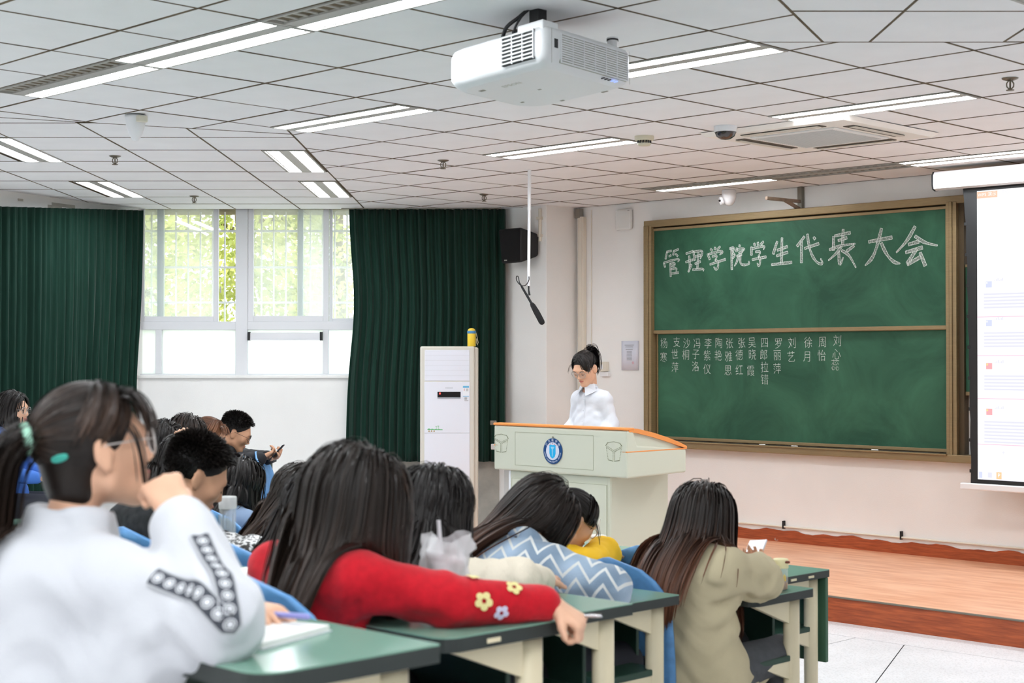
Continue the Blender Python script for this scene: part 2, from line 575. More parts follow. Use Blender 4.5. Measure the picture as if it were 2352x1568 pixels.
# ------------------------------------------------------------------ ceiling lights
M_tube = bpy.data.materials.new('lit tube')
N_, L_ = nodes(M_tube)
e_ = N_.new('ShaderNodeEmission')
e_.inputs[0].default_value = (.94, .97, 1.0, 1)
e_.inputs[1].default_value = LAMP
L_.new(e_.outputs[0], N_['Material Output'].inputs[0])
M_off = mat('unlit tube', rgb(210, 210, 205), .4)
M_louv = mat('louvre aluminium', rgb(188, 186, 178), .35, .5, metal=.35)
M_fixt = mat('fixture enamel', rgb(214, 214, 212), .5)
M_tray = mat('fixture rim', rgb(176, 174, 168), .5)
LIGHT_PARTS = {}
def light_parts():
    h = .0
    b = MB()                                          # tray: rim, centre rib and two pitched troughs
    b.box(.004, 1.196, .004, .018, -.006, .02); b.box(.004, 1.196, .282, .296, -.006, .02)
    b.box(.004, .02, .018, .282, -.006, .02); b.box(1.18, 1.196, .018, .282, -.006, .02)
    b.box(.02, 1.18, .112, .188, -.004, .02)
    b.box(.004, 1.196, .004, .296, .04, .046)
    LIGHT_PARTS['tray'] = b.build('tray', M_tray).data
    for nm, y0 in (('near', .012), ('far', .178)):
        t = MB()
        t.box(.022, 1.178, y0 + .014, y0 + .096, .002, .03, mi=1)
        t.mi[0] = 0                                    # the glowing face looks down
        LIGHT_PARTS['tube_' + nm] = t.build('lamp_tube', [M_tube, M_fixt]).data
        lv = MB()
        lv.tube([(.03, y0 + .055, .028), (1.17, y0 + .055, .028)], .013, 8, mi=1)
        for k in range(17):
            x = .05 + k * .069
            lv.add([(x - .003, y0, .0), (x + .003, y0, .0), (x + .003, y0 + .11, .0), (x - .003, y0 + .11, .0), (x - .012, y0, .036), (x + .012, y0, .036), (x + .012, y0 + .11, .036), (x - .012, y0 + .11, .036)],
                   [(3, 2, 1, 0), (0, 1, 5, 4), (1, 2, 6, 5), (2, 3, 7, 6), (3, 0, 4, 7)])
        LIGHT_PARTS['louvre_' + nm] = lv.build('louvre', [M_louv, M_off]).data
    for o in list(COL.objects):
        if o.name.split('.')[0] in ('tray', 'lamp_tube', 'louvre') and o.parent is None:
            bpy.data.objects.remove(o)
light_parts()
def fixture(loc, rz, lit, label):
    t = empty('ceiling_light', loc, rz)
    tag(t, label, 'ceiling light', 'recessed fluorescent ceiling lights')
    meshobj('tray', LIGHT_PARTS['tray'], t)
    for nm, on in zip(('near', 'far'), lit):
        meshobj('lamp_tube' if on else 'louvre', LIGHT_PARTS[('tube_' if on else 'louvre_') + nm], t)
    return t
flab = {(-7.696, 4.10): 'recessed light beside the cone-shaped sensor, one tube lit and one louvre dark',
        (-6.496, 4.10): 'recessed light with both tubes lit, between two half-lit fixtures in one line',
        (-5.296, 4.10): 'half-lit recessed light next to the white projector',
        (-7.696, 5.90): 'both tubes lit in the recessed light at the ceiling fold',
        (-5.296, 5.90): 'recessed light with both tubes lit, partly hidden behind the projector',
        (-2.896, 5.90): 'recessed light beyond the projector, over the right side of the room',
        (-7.696, 7.70): 'recessed light with both tubes lit beside the round smoke detector',
        (-5.296, 7.70): 'recessed light with both tubes lit beside the ceiling air conditioner panel',
        (-2.896, 7.70): 'recessed light over the front aisle in front of the screen',
        (-8.296, 10.10): 'half-lit recessed light above the blackboard near the wall bracket',
        (-7.096, 10.10): 'recessed light with both tubes off above the blackboard',
        (-5.896, 10.10): 'recessed light with both tubes lit above the screen housing',
        (-4.696, 10.10): 'recessed light with both tubes lit above the projection screen'}
for u0, u1, v1, lit in FIX:
    fixture(uvw(u0, v1 - .3, ZC), UVROT, lit, flab.get((u0, v1), 'recessed fluorescent light over the rear desk rows'))
for k, (x0, y0) in enumerate(LFIX):
    fixture((x0 + .30, y0, ZC), PI / 2, (1, 1), ['recessed light lying towards the window, over the curtain corner', 'recessed light in front of the left dark green curtain', 'recessed light along the ceiling fold, further from the window', 'recessed light along the ceiling fold, nearest the window'][k])
# ------------------------------------------------------------------ windows
def veil_glass(name, veil, tint):
    """window glass with a milky film: clear, partly scattering, faintly mirroring"""
    m = bpy.data.materials.new(name)
    N, L = nodes(m)
    N.remove(N['Principled BSDF'])
    tr = N.new('ShaderNodeBsdfTransparent')
    tl = N.new('ShaderNodeBsdfTranslucent'); tl.inputs[0].default_value = tint
    gl = N.new('ShaderNodeBsdfGlossy'); gl.inputs[1].default_value = .03
    m1 = N.new('ShaderNodeMixShader'); m1.inputs[0].default_value = veil
    L.new(tr.outputs[0], m1.inputs[1]); L.new(tl.outputs[0], m1.inputs[2])
    m2 = N.new('ShaderNodeMixShader'); m2.inputs[0].default_value = .06
    L.new(m1.outputs[0], m2.inputs[1]); L.new(gl.outputs[0], m2.inputs[2])
    L.new(m2.outputs[0], N['Material Output'].inputs[0])
    return m
M_glass = veil_glass('hazy glass', .24, (.96, 1, .99, 1))
M_frost = veil_glass('frosted glass', .88, (.97, .99, 1, 1))
M_stile = mat('green grey sash', rgb(196, 208, 206), .5)
win = MB()
y0, y1 = YW + .02, YW + .10
def fr(x0, x1, z0, z1, d=0.): win.box(x0, x1, y0 + d, y1 + d, z0, z1, bev=.004)
ZT = 3.2
fr(WX0, -3.526, WZ0, ZT); fr(-2.615, -2.50, WZ0, ZT, -.005); fr(-.66, WX1, WZ0, ZT)
fr(-3.526, -2.615, 1.951, 2.03); fr(-2.50, -.66, 1.951, 2.03)
fr(-3.526, -2.615, WZ0, 1.535); fr(-2.50, -.66, WZ0, 1.535)
fr(-3.371, -3.313, 1.535, 1.951); fr(-1.788, -1.735, 1.535, 1.951); fr(-1.2, -1.14, 1.535, 1.951)
window = structure(win.build('window_1', M_frame))
def sash(x0, x1, z0, z1, d, w, m, gm, nm='sash'):
    b = MB()
    b.box(x0, x0 + w, YW + d, YW + d + .035, z0, z1, bev=.003); b.box(x1 - w, x1, YW + d, YW + d + .035, z0, z1, bev=.003)
    b.box(x0 + w, x1 - w, YW + d, YW + d + .035, z0, z0 + w, bev=.003)
    o = b.build(nm, m, window)
    MB().box(x0 + w, x1 - w, YW + d + .015, YW + d + .02, z0 + w, z1).build('pane', gm, o)
    return o
sash(-3.530, -2.779, 2.03, ZT, .03, .048, M_frame, M_glass)
sash(-3.371, -2.615, 2.03, ZT, .085, .062, M_stile, M_glass) if False else None
b = MB().box(-3.371, -3.307, YW + .075, YW + .11, 2.03, ZT, bev=.003)
o = b.build('sash', M_stile, window); MB().box(-3.526, -3.371, YW + .09, YW + .094, 2.03, ZT).build('pane', M_glass, o)
sash(-2.50, -1.735, 2.03, ZT, .03, .052, M_frame, M_glass)
b = MB().box(-2.03, -1.985, YW + .075, YW + .11, 2.03, ZT, bev=.003)
o = b.build('sash', M_stile, window); MB().box(-1.985, -1.735, YW + .09, YW + .094, 2.03, ZT).build('pane', M_glass, o)
sash(-1.735, -.70, 2.03, ZT, .075, .03, M_frame, M_glass)
for x0, x1 in ((-3.526, -3.371), (-3.313, -2.615), (-2.50, -1.788), (-1.735, -1.20)):
    MB().box(x0, x1, YW + .05, YW + .055, 1.535, 1.951).build('frosted_pane', M_frost, window)
hp = MB().box(-2.49, -1.80, YW - .015, YW + .03, 1.862, 1.925, bev=.006).box(-2.49, -1.80, YW - .022, YW - .01, 1.852, 1.866, bev=.002)
hop = hp.build('vent_flap', M_frame, window)
for x in (-2.492, -1.812): MB().box(x, x + .022, YW - .025, YW + .03, 1.85, 1.93).build('flap_hinge', M_dark, hop)
MB().box(-2.76, -2.752, YW - .0, YW + .03, 2.30, 2.36).build('latch', M_steel, window)
# security grille outside
gb = []
gr = empty('window_grille', (-2.1, YW + .33, 1.5))
tag(gr, 'white painted security bars outside the window', 'window bars')
for k in range(26):
    x = -3.60 + k * .118
    MB().box(x - 2.1 * -1 - .007, x + 2.1 + .007, -.007, .007, 0, 1.7).build('bar', M_white, gr)
for z in (.72, 1.06, 1.41):
    MB().box(-1.5, 1.5, -.012, .012, z - .010, z + .010).build('crossbar', M_white, gr)

# ------------------------------------------------------------------ trees and yard outside
M_leaf = bpy.data.materials.new('leaf')
N_, L_ = nodes(M_leaf)
b_ = N_['Principled BSDF']; b_.inputs['Roughness'].default_value = .6
at_ = N_.new('ShaderNodeAttribute'); at_.attribute_name = 'shade'
r_ = N_.new('ShaderNodeValToRGB')
r_.color_ramp.elements[0].color = rgb(132, 146, 70); r_.color_ramp.elements[1].color = rgb(232, 230, 150)
L_.new(at_.outputs['Fac'], r_.inputs['Fac']); L_.new(r_.outputs['Color'], b_.inputs['Base Color'])
tl_ = N_.new('ShaderNodeBsdfTranslucent'); L_.new(r_.outputs['Color'], tl_.inputs[0])
mx_ = N_.new('ShaderNodeMixShader'); mx_.inputs[0].default_value = .5
L_.new(b_.outputs[0], mx_.inputs[1]); L_.new(tl_.outputs[0], mx_.inputs[2]); L_.new(mx_.outputs[0], N_['Material Output'].inputs[0])
M_bark = mat('bark', rgb(118, 104, 84), .9, var=.2, scale=10)
def tree(x, y, h, rad, n, label, seed):
    rg = np.random.default_rng(seed)
    t = empty('garden_tree', (x, y, 0))
    tag(t, label, 'tree', 'trees outside the window')
    tb = MB().tube([(0, 0, 0), (.06, 0, h * .35), (-.05, .1, h * .7), (.02, 0, h)], [.13, .11, .07, .02], 8)
    for k in range(9):
        a = rg.uniform(0, 6.28); z = rg.uniform(.3, .9) * h; l = rad * rg.uniform(.5, .9)
        tb.tube([(0, 0, z), (l * .5 * math.cos(a), l * .5 * math.sin(a), z + .1), (l * math.cos(a), l * math.sin(a), z + .05)], [.04, .025, .008], 6)
    tb.build('trunk', M_bark, t)
    # leaf sprays: needles of leaf blades hanging in tiers
    nt = n // 14
    c = np.empty((nt, 3))
    a = rg.uniform(0, 6.28, nt); q = rad * np.sqrt(rg.uniform(.02, 1, nt)); zz = h * rg.uniform(.18, 1.05, nt)
    q = q * np.clip(1.15 - zz / h * .55, .2, 1)
    c[:, 0] = q * np.cos(a); c[:, 1] = q * np.sin(a); c[:, 2] = zz
    cc = np.repeat(c, 14, 0) + rg.normal(0, .13, (nt * 14, 3)) * np.array([1, 1, .55])
    m = len(cc)
    d = np.stack([np.repeat(np.cos(a), 14), np.repeat(np.sin(a), 14), np.full(m, -.35)], 1) + rg.normal(0, .5, (m, 3))
    d /= np.linalg.norm(d, axis=1)[:, None]
    s = np.cross(d, rg.normal(0, 1, (m, 3))); s /= np.linalg.norm(s, axis=1)[:, None]
    L = rg.uniform(.07, .13, m)[:, None]; w = L * .28
    V = np.stack([cc - d * L * .5, cc + s * w, cc + d * L * .5, cc - s * w], 1).reshape(-1, 3)
    F = np.arange(m * 4).reshape(m, 4)
    me = bpy.data.meshes.new('foliage')
    me.from_pydata(V.tolist(), [], F.tolist())
    me.materials.append(M_leaf)
    at = me.attributes.new('shade', 'FLOAT', 'POINT')
    at.data.foreach_set('value', np.repeat(np.clip(np.repeat(rg.uniform(0, 1, nt), 14) * .7 + rg.uniform(0, .35, m), 0, 1), 4).astype(np.float32))
    f = meshobj('foliage', me, t)
    f['kind'] = 'stuff'
tree(-4.7, 19.5, 4.4, 1.05, 5600, 'leafy tree seen through the pane next to the left curtain', 1)
tree(-3.0, 17.2, 4.8, 1.15, 12600, 'bright yellow-green tree seen through the open window gap', 2)
tree(-2.3, 20.7, 4.5, 1.0, 5600, 'leafy tree seen through the pane next to the right curtain', 3)
yard = MB().box(-30, 30, 15.2, 60, -.3, -.1).build('yard_ground', mat('yard', rgb(196, 196, 180), .9, var=.1, scale=2))
yard['kind'] = 'structure'

# ------------------------------------------------------------------ curtains
M_curt = mat('green velvet', rgb(25, 52, 43), .9, .1, sheen=.1, var=.12, scale=30, stretch=(1, 1, .1))
def curtain(x0, x1, z0, z1, yc, label, folds, edge=None, line=None):
    nx = int((x1 - x0) / .0085)
    zs = np.linspace(z0, z1, 26)
    V = []; F = []
    for iz, z in enumerate(zs):
        tz = (z - z0) / (z1 - z0)
        a0, a1 = x0, x1
        if edge:
            a0 += edge[0](tz); a1 += edge[1](tz)
        for ix in range(nx + 1):
            t = ix / nx
            x = a0 + (a1 - a0) * t
            w = folds * t * 2 * PI
            amp = .030 * (1 - .35 * tz) + .006 * math.sin(t * 31)
            y = yc + amp * math.sin(w + .7 * math.sin(w * .37) + .25 * math.sin(tz * 4 + t * 9)) + .012 * math.sin(w * 2.3 + 1.3 * tz)
            if line:                           # hung along a slanting wall
                (ax_, ay_, az_), (bx_, by_, bz_) = line
                q = (x - x0) / (x1 - x0); ll = math.hypot(bx_ - ax_, by_ - ay_)
                nx_, ny_ = -(by_ - ay_) / ll, (bx_ - ax_) / ll
                zt = az_ + (bz_ - az_) * q
                V.append((ax_ + (bx_ - ax_) * q - nx_ * (y - yc), ay_ + (by_ - ay_) * q - ny_ * (y - yc), z0 + (zt - z0) * tz))
            else: V.append((x, y, z))
    for iz in range(len(zs) - 1):
        for ix in range(nx):
            k = iz * (nx + 1) + ix
            F.append((k, k + 1, k + nx + 2, k + nx + 1))
    b = MB().add(V, F, 0, True)
    o = b.build('curtain', M_curt)
    sm = o.modifiers.new('thick', 'SOLIDIFY'); sm.thickness = .006
    tag(o, label, 'curtain')
    return o
curtain(0, 1.9, .42, 3.0, 0, 'dark green curtain hanging left of the window', 20, (lambda t: 0, lambda t: -.02 - .06 * math.exp(-((t - .35) / .25) ** 2) + .03 * t), ((-4.30, 12.60, 2.925), (-3.47, 14.40, 3.065)))
curtain(-1.53, -.06, .715, ZC - .012, YW - .12, 'dark green curtain hanging right of the window behind the air conditioner', 17, (lambda t: .06 * math.exp(-((t - .62) / .25) ** 2) - .02 * (1 - t), lambda t: 0))
rl = MB().tube([(-1.60, YW - .12, 3.084), (-.10, YW - .12, 3.084)], .005, 8).build('curtain_rail', M_steel)
tag(rl, 'thin metal rail carrying the right green curtain', 'curtain rail')

# ------------------------------------------------------------------ blackboard
def board_material():
    m = bpy.data.materials.new('green chalkboard')
    N, L = nodes(m)
    b = N['Principled BSDF']; b.inputs['Roughness'].default_value = .55; b.inputs['Specular IOR Level'].default_value = .35
    tc = N.new('ShaderNodeTexCoord')
    n = N.new('ShaderNodeTexNoise'); n.inputs['Scale'].default_value = 1.6; n.inputs['Detail'].default_value = 7; n.inputs['Roughness'].default_value = .62; n.inputs['Distortion'].default_value = .8
    L.new(tc.outputs['Object'], n.inputs['Vector'])
    r = N.new('ShaderNodeValToRGB')
    r.color_ramp.elements[0].color = rgb(28, 74, 54); r.color_ramp.elements[0].position = .35
    r.color_ramp.elements[1].color = rgb(62, 114, 87); r.color_ramp.elements[1].position = .80
    L.new(n.outputs['Fac'], r.inputs['Fac'])
    L.new(r.outputs['Color'], b.inputs['Base Color'])
    return m
M_board = board_material()
M_rail = mat('bronze aluminium', rgb(146, 126, 92), .42, .5, metal=.35, var=.06, scale=14, stretch=(1, 1, 8))
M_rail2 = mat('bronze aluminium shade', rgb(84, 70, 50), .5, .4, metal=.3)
def chalk(name, opacity):
    m = bpy.data.materials.new(name)
    N, L = nodes(m)
    b = N['Principled BSDF']; b.inputs['Base Color'].default_value = rgb(222, 230, 224); b.inputs['Roughness'].default_value = 1
    tc = N.new('ShaderNodeTexCoord')
    n = N.new('ShaderNodeTexNoise'); n.inputs['Scale'].default_value = 110; n.inputs['Detail'].default_value = 2
    L.new(tc.outputs['Object'], n.inputs['Vector'])
    r = N.new('ShaderNodeValToRGB')
    r.color_ramp.elements[0].color = (opacity[0],) * 3 + (1,); r.color_ramp.elements[0].position = .38
    r.color_ramp.elements[1].color = (opacity[1],) * 3 + (1,); r.color_ramp.elements[1].position = .62
    L.new(n.outputs['Fac'], r.inputs['Fac'])
    L.new(r.outputs['Color'], b.inputs['Alpha'])
    return m
M_chalk = chalk('chalk line', (.55, .95))
M_chalkfill = chalk('chalk rubbed fill', (.16, .52))
bd = empty('blackboard', uvw(0, 0), UVROT)
tag(bd, 'large green sliding blackboard in a bronze aluminium frame with chalk writing', 'blackboard')
MB().box(-8.89, -5.0, VW - .10, VW - .005, 2.845, 2.905, bev=.006).build('frame_rail', M_rail, bd)     # head rail
MB().box(-8.89, -5.0, VW - .115, VW - .005, .895, .955, bev=.006).build('frame_rail', M_rail, bd)      # sill
for x0 in (-8.888, -5.912):
    pb = MB()
    pb.box(x0, x0 + .028, VW - .105, VW - .005, .95, 2.86, bev=.004)
    pb.box(x0 + .031, x0 + .054, VW - .112, VW - .005, .95, 2.86, bev=.004)
    pb.box(x0 + .028, x0 + .06, VW - .10, VW - .005, .95, 2.86)
    pb.box(x0 + .057, x0 + .088, VW - .105, VW - .005, .95, 2.86, bev=.004)
    pb.build('frame_post', M_rail, bd)
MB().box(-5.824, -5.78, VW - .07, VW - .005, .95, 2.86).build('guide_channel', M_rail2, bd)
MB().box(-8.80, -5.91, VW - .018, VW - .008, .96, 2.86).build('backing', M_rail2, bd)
def slate(nm, u0, u1, z0, z1, vf, fw=.022):
    o = MB().box(u0, u1, vf, vf + .012, z0, z1).build(nm, M_board, bd)
    b = MB()
    b.box(u0 - .004, u1 + .004, vf - .006, vf + .014, z1 - fw, z1, bev=.003); b.box(u0 - .004, u1 + .004, vf - .006, vf + .014, z0, z0 + fw * 1.3, bev=.003)
    b.box(u0 - .004, u0 + .012, vf - .005, vf + .014, z0 + fw, z1 - fw); b.box(u1 - .014, u1 + .004, vf - .005, vf + .014, z0 + fw, z1 - fw)
    b.build('slate_rim', M_rail, o)
    return o
upper = slate('upper_slate', -8.805, -5.918, 1.898, 2.835, VW - .066, .024)
lower = slate('lower_slate', -8.785, -5.918, .965, 1.915, VW - .036, .02)
second = slate('side_slate', -5.815, -3.4, 1.40, 2.385, VW - .045, .022)
MB().box(-8.86, -5.9, VW - .135, VW - .10, .948, .958, bev=.002).build('chalk_tray', M_rail, bd)
for u in (-7.62, -7.30, -6.55):
    MB().tube([(u, VW - .118, .964), (u + .06, VW - .121, .964)], .005, 8).build('chalk_stick', mat('chalk white', rgb(240, 240, 236), .9), bd)
TITLE = [
    (0.016, [[(-8645,2627),(-8664,2557)],[(-8652,2620),(-8596,2627)],[(-8626,2579),(-8600,2588)],[(-8569,2629),(-8577,2588)],[(-8573,2622),(-8517,2637)],[(-8551,2599),(-8525,2575)],[(-8684,2524),(-8668,2485)],[(-8683,2525),(-8558,2549),(-8502,2551),(-8525,2526)],[(-8611,2519),(-8605,2399)],[(-8609,2514),(-8555,2520),(-8560,2496),(-8603,2487)],[(-8605,2465),(-8532,2474),(-8545,2443)],[(-8600,2426),(-8517,2432)]]),
    (0.018, [[(-8435,2593),(-8354,2611)],[(-8439,2520),(-8358,2538)],[(-8399,2574),(-8391,2498),(-8403,2437)],[(-8408,2433),(-8373,2497)],[(-8352,2612),(-8338,2530)],[(-8351,2605),(-8252,2613),(-8257,2584),(-8276,2542)],[(-8333,2564),(-8271,2573)],[(-8297,2595),(-8309,2458)],[(-8336,2501),(-8274,2519)],[(-8361,2451),(-8235,2455),(-8244,2433)]]),
    (0.018, [[(-8166,2623),(-8146,2603)],[(-8115,2635),(-8119,2612)],[(-8062,2638),(-8094,2611)],[(-8198,2581),(-8173,2530)],[(-8191,2576),(-8041,2602),(-8035,2585),(-8069,2567)],[(-8149,2555),(-8087,2565),(-8118,2520)],[(-8116,2529),(-8080,2503),(-8087,2456),(-8105,2434),(-8130,2466)],[(-8173,2488),(-8006,2525)]]),
    (0.018, [[(-7943,2617),(-7939,2433)],[(-7964,2614),(-7907,2624),(-7934,2574),(-7900,2562),(-7928,2528)],[(-7858,2641),(-7858,2623)],[(-7886,2617),(-7890,2583)],[(-7883,2601),(-7796,2610),(-7827,2583)],[(-7869,2574),(-7827,2581)],[(-7888,2547),(-7834,2557)],[(-7869,2549),(-7885,2498),(-7911,2463)],[(-7850,2553),(-7853,2491),(-7831,2467),(-7755,2470),(-7762,2498)]]),
    (0.019, [[(-7706,2647),(-7700,2624)],[(-7669,2654),(-7665,2628)],[(-7611,2656),(-7638,2632)],[(-7734,2618),(-7734,2547)],[(-7727,2601),(-7591,2622),(-7611,2589)],[(-7693,2573),(-7635,2576),(-7666,2532)],[(-7659,2536),(-7642,2499),(-7656,2443),(-7676,2478)],[(-7727,2509),(-7584,2526)]]),
    (0.021, [[(-7473,2649),(-7514,2545)],[(-7474,2575),(-7371,2601)],[(-7480,2529),(-7368,2554)],[(-7425,2676),(-7431,2467)],[(-7531,2458),(-7328,2469)]]),
    (0.021, [[(-7204,2675),(-7277,2598)],[(-7234,2641),(-7234,2461)],[(-7204,2576),(-7065,2609)],[(-7176,2693),(-7161,2592),(-7131,2512),(-7079,2449),(-7023,2440),(-7049,2486)],[(-7116,2665),(-7101,2645)]]),
    (0.022, [[(-6916,2663),(-6769,2680)],[(-6884,2623),(-6801,2642)],[(-6836,2712),(-6842,2592)],[(-6965,2554),(-6865,2582),(-6725,2590)],[(-6926,2660),(-6929,2547)],[(-6852,2575),(-6903,2518),(-6975,2469)],[(-6878,2533),(-6872,2404),(-6836,2487)],[(-6735,2575),(-6801,2535)],[(-6852,2543),(-6782,2507),(-6719,2400)]]),
    (0.026, [[(-6603,2598),(-6392,2621)],[(-6486,2697),(-6526,2559),(-6570,2464),(-6635,2413)],[(-6489,2584),(-6447,2496),(-6380,2426),(-6323,2415)]]),
    (0.026, [[(-6191,2695),(-6259,2588),(-6356,2502)],[(-6194,2621),(-6112,2564),(-6001,2538)],[(-6251,2558),(-6159,2577)],[(-6275,2498),(-6127,2530)],[(-6177,2520),(-6260,2413)],[(-6260,2403),(-6142,2459)],[(-6148,2492),(-6104,2387)]]),
]
ROLL = [
    ('杨', -8707, 1807), ('寒', -8712, 1683), ('支', -8564, 1817), ('世', -8584, 1710), ('萍', -8584, 1595), ('沙', -8452, 1805), ('桐', -8462, 1706), ('冯', -8337, 1804), ('子', -8351, 1710), ('洛', -8356, 1603), ('李', -8218, 1803), ('紫', -8228, 1698), ('仪', -8228, 1581), ('陶', -8101, 1806), ('艳', -8110, 1698), ('张', -7989, 1802), ('雅', -7999, 1690), ('思', -8004, 1571), ('张', -7861, 1805), ('德', -7884, 1701), ('红', -7885, 1575), ('吴', -7753, 1807), ('晓', -7749, 1705), ('霞', -7767, 1569), ('四', -7624, 1806), ('郎', -7633, 1704), ('拉', -7624, 1599), ('错', -7624, 1497), ('罗', -7483, 1798), ('丽', -7496, 1700), ('萍', -7497, 1588), ('刘', -7349, 1801), ('艺', -7358, 1686), ('徐', -7191, 1803), ('月', -7200, 1689), ('周', -7053, 1806), ('怡', -7062, 1696), ('刘', -6913, 1815), ('心', -6922, 1707), ('蕊', -6934, 1619)
]

def ribbon(mb, pts, w, v, taper=True, mi=0):
    pts = [np.array(p, float) / 1000. for p in pts]
    if len(pts) > 2:                                   # round the corners of bent strokes a little
        q = [pts[0]]
        for a, b2, c in zip(pts[:-2], pts[1:-1], pts[2:]):
            q += [b2 + (a - b2) * .25, b2 + (c - b2) * .25]
        pts = q + [pts[-1]]
    n = len(pts)
    Lp = []; Rp = []
    for i in range(n):
        t = pts[min(i + 1, n - 1)] - pts[max(i - 1, 0)]
        t = t / (np.linalg.norm(t) + 1e-9)
        nn = np.array([-t[1], t[0]])
        k = w * (.5 if not taper else (.42 + .12 * math.sin(i * 2.1)))
        if taper and i == n - 1 and n > 2: k *= .45
        Lp.append(pts[i] + nn * k); Rp.append(pts[i] - nn * k)
    vs = [(p[0], v, p[1]) for p in Lp] + [(p[0], v, p[1]) for p in Rp]
    mb.add(vs, [(i, i + 1, n + i + 1, n + i) for i in range(n - 1)], mi)
    return Lp, Rp
vt = VW - .0668
for w, strokes in TITLE:
    mb = MB()
    for sidx, stp in enumerate(strokes):
        Lp, Rp = ribbon(mb, stp, w, vt - sidx * .00006, True, 1)
        for edge in (Lp, Rp, [Lp[0], Rp[0]], [Lp[-1], Rp[-1]]):
            ribbon(mb, [tuple(np.array(p) * 1000) for p in edge], .0042, vt - .0007 - sidx * .00006, False, 0)
    mb.build('chalk_character', [M_chalk, M_chalkfill], upper)
for ch, u, z in ROLL:
    rr = random.uniform(-.06, .06)
    text_mesh('chalk_character', ch, .098, M_chalk, lower, (u / 1000., VW - .0372, z / 1000.), (PI / 2, rr, 0), extrude=0, sx=.86, offset=-.0012)

# ------------------------------------------------------------------ projection screen
VS = 10.30
def emis(name, col, s):
    m = bpy.data.materials.new(name)
    N, L = nodes(m)
    e = N.new('ShaderNodeEmission'); e.inputs[0].default_value = col; e.inputs[1].default_value = s
    L.new(e.outputs[0], N['Material Output'].inputs[0])
    return m
M_lit = emis('projected white', (.985, .985, 1, 1), .80)
M_hous = mat('screen housing', rgb(232, 233, 235), .3, .5)
M_blk = mat('screen masking', rgb(34, 35, 36), .7)
sc = empty('projection_screen', uvw(-4.4, VS, 0), UVROT)
tag(sc, 'pull-down projection screen with black border showing a bright slide list', 'projection screen')
SX = 4.4
hb = MB()
hp = [(-.055, 2.93), (-.062, 2.96), (-.062, 3.03), (-.045, 3.055), (.05, 3.055), (.05, 2.93), (-.02, 2.918)]
hb.prism(hp, 'x', -5.84 + SX, -2.96 + SX)
hb.build('housing', M_hous, sc)
MB().prism([(p[0] * 1.04, (p[1] - 2.99) * 1.04 + 2.99) for p in hp], 'x', -5.852 + SX, -5.84 + SX).build('end_cap', M_dark, sc)
text_mesh('housing_lettering', 'SCREEN PRO', .022, mat('blue print', rgb(96, 104, 170), .6), sc, (-5.70 + SX, -.0635, 3.005), (PI / 2, 0, 0), extrude=0)
cl = MB()
zz = np.linspace(.765, 2.93, 24)
lft = [(-5.638 + .062 * ((2.93 - z) / 2.165) ** .45 + .004 * math.sin(z * 22) + SX) for z in zz]
cl.add([(x, 0, z) for x, z in zip(lft, zz)] + [(-3.16 + SX, 0, z) for z in zz], [(i, 24 + i, 25 + i, i + 1) for i in range(23)])
clo = cl.build('screen_cloth', M_blk, sc)
clo.modifiers.new('thick', 'SOLIDIFY').thickness = .002
for k in range(9):
    z = .86 + k * .225
    x = -5.638 + .062 * ((2.93 - z) / 2.165) ** .45 + SX
    MB().box(x - .010, x + .012, -.003, .003, z - .012, z + .012, bev=.002).build('tension_tab', M_blk, sc)
img = MB().box(-5.520 + SX, -3.24 + SX, -.0035, -.002, .803, 2.893).build('projected_image', M_lit, sc)
def patch(u0, u1, z0, z1, m, nm='slide_mark', y=-.0042):
    return MB().add([(u0 + SX, y, z0), (u1 + SX, y, z0), (u1 + SX, y, z1), (u0 + SX, y, z1)], [(0, 1, 2, 3)]).build(nm, m, img)
E_or = emis('projected orange', rgb(250, 205, 178), .77); E_fl = emis('projected red', rgb(244, 178, 182), .77)
E_gr = emis('projected grey', rgb(228, 228, 240), .77); E_pl = emis('projected pale', rgb(243, 243, 252), .77); E_ye = emis('projected yellow', rgb(252, 232, 150), .77)
E_bl = emis('projected blue', rgb(214, 220, 244), .77); E_or2 = emis('projected deep orange', rgb(252, 208, 160), .77); E_pk = emis('projected pink', rgb(240, 205, 222), .77)
patch(-5.520, -5.36, 2.838, 2.885, E_or)
text_mesh('slide_lettering', 'WPS 演示', .034, M_lit, img, (-5.44 + SX, -.005, 2.862), (PI / 2, 0, 0), extrude=0)
text_mesh('slide_lettering', '开始', .03, E_gr, img, (-5.30 + SX, -.005, 2.868), (PI / 2, 0, 0), extrude=0)
for zt, fc in ((2.19, E_bl), (1.91, E_bl), (1.60, E_fl), (1.27, E_fl)):
    z = zt
    f = patch(-5.452, -5.405, z, z + .045, fc, 'slide_flag')
    patch(-5.449, -5.438, z + .027, z + .041, E_ye if fc is E_fl else E_pl, 'slide_flag_star', -.005)
    patch(-5.398, -5.15, z + .012, z + .030, E_pl)
    for k in range(6):
        patch(-5.385 + k * .012, -5.377 + k * .012, z + .044, z + .050 + .008 * (k % 3), E_gr)
    for k in range(5 if zt > 1.3 else 7):
        patch(-5.468, -5.10 - .02 * (k % 3), z - .055 - k * .024, z - .043 - k * .024, E_gr)
    patch(-5.52, -5.0, z - .215, z - .209, E_pk)
patch(-5.520, -3.24, .803, .872, E_pl, 'slide_taskbar')
patch(-5.510, -5.485, .815, .858, E_bl, 'slide_icon', -.005); patch(-5.44, -5.41, .82, .856, E_gr, 'slide_icon', -.005); patch(-5.375, -5.335, .812, .862, E_or2, 'slide_icon', -.005)
text_mesh('slide_lettering', 'P', .04, M_lit, img, (-5.355 + SX, -.006, .837), (PI / 2, 0, 0), extrude=0)
text_mesh('slide_lettering', '+', .05, E_gr, img, (-5.32 + SX, -.005, 1.0), (PI / 2, 0, 0), extrude=0)
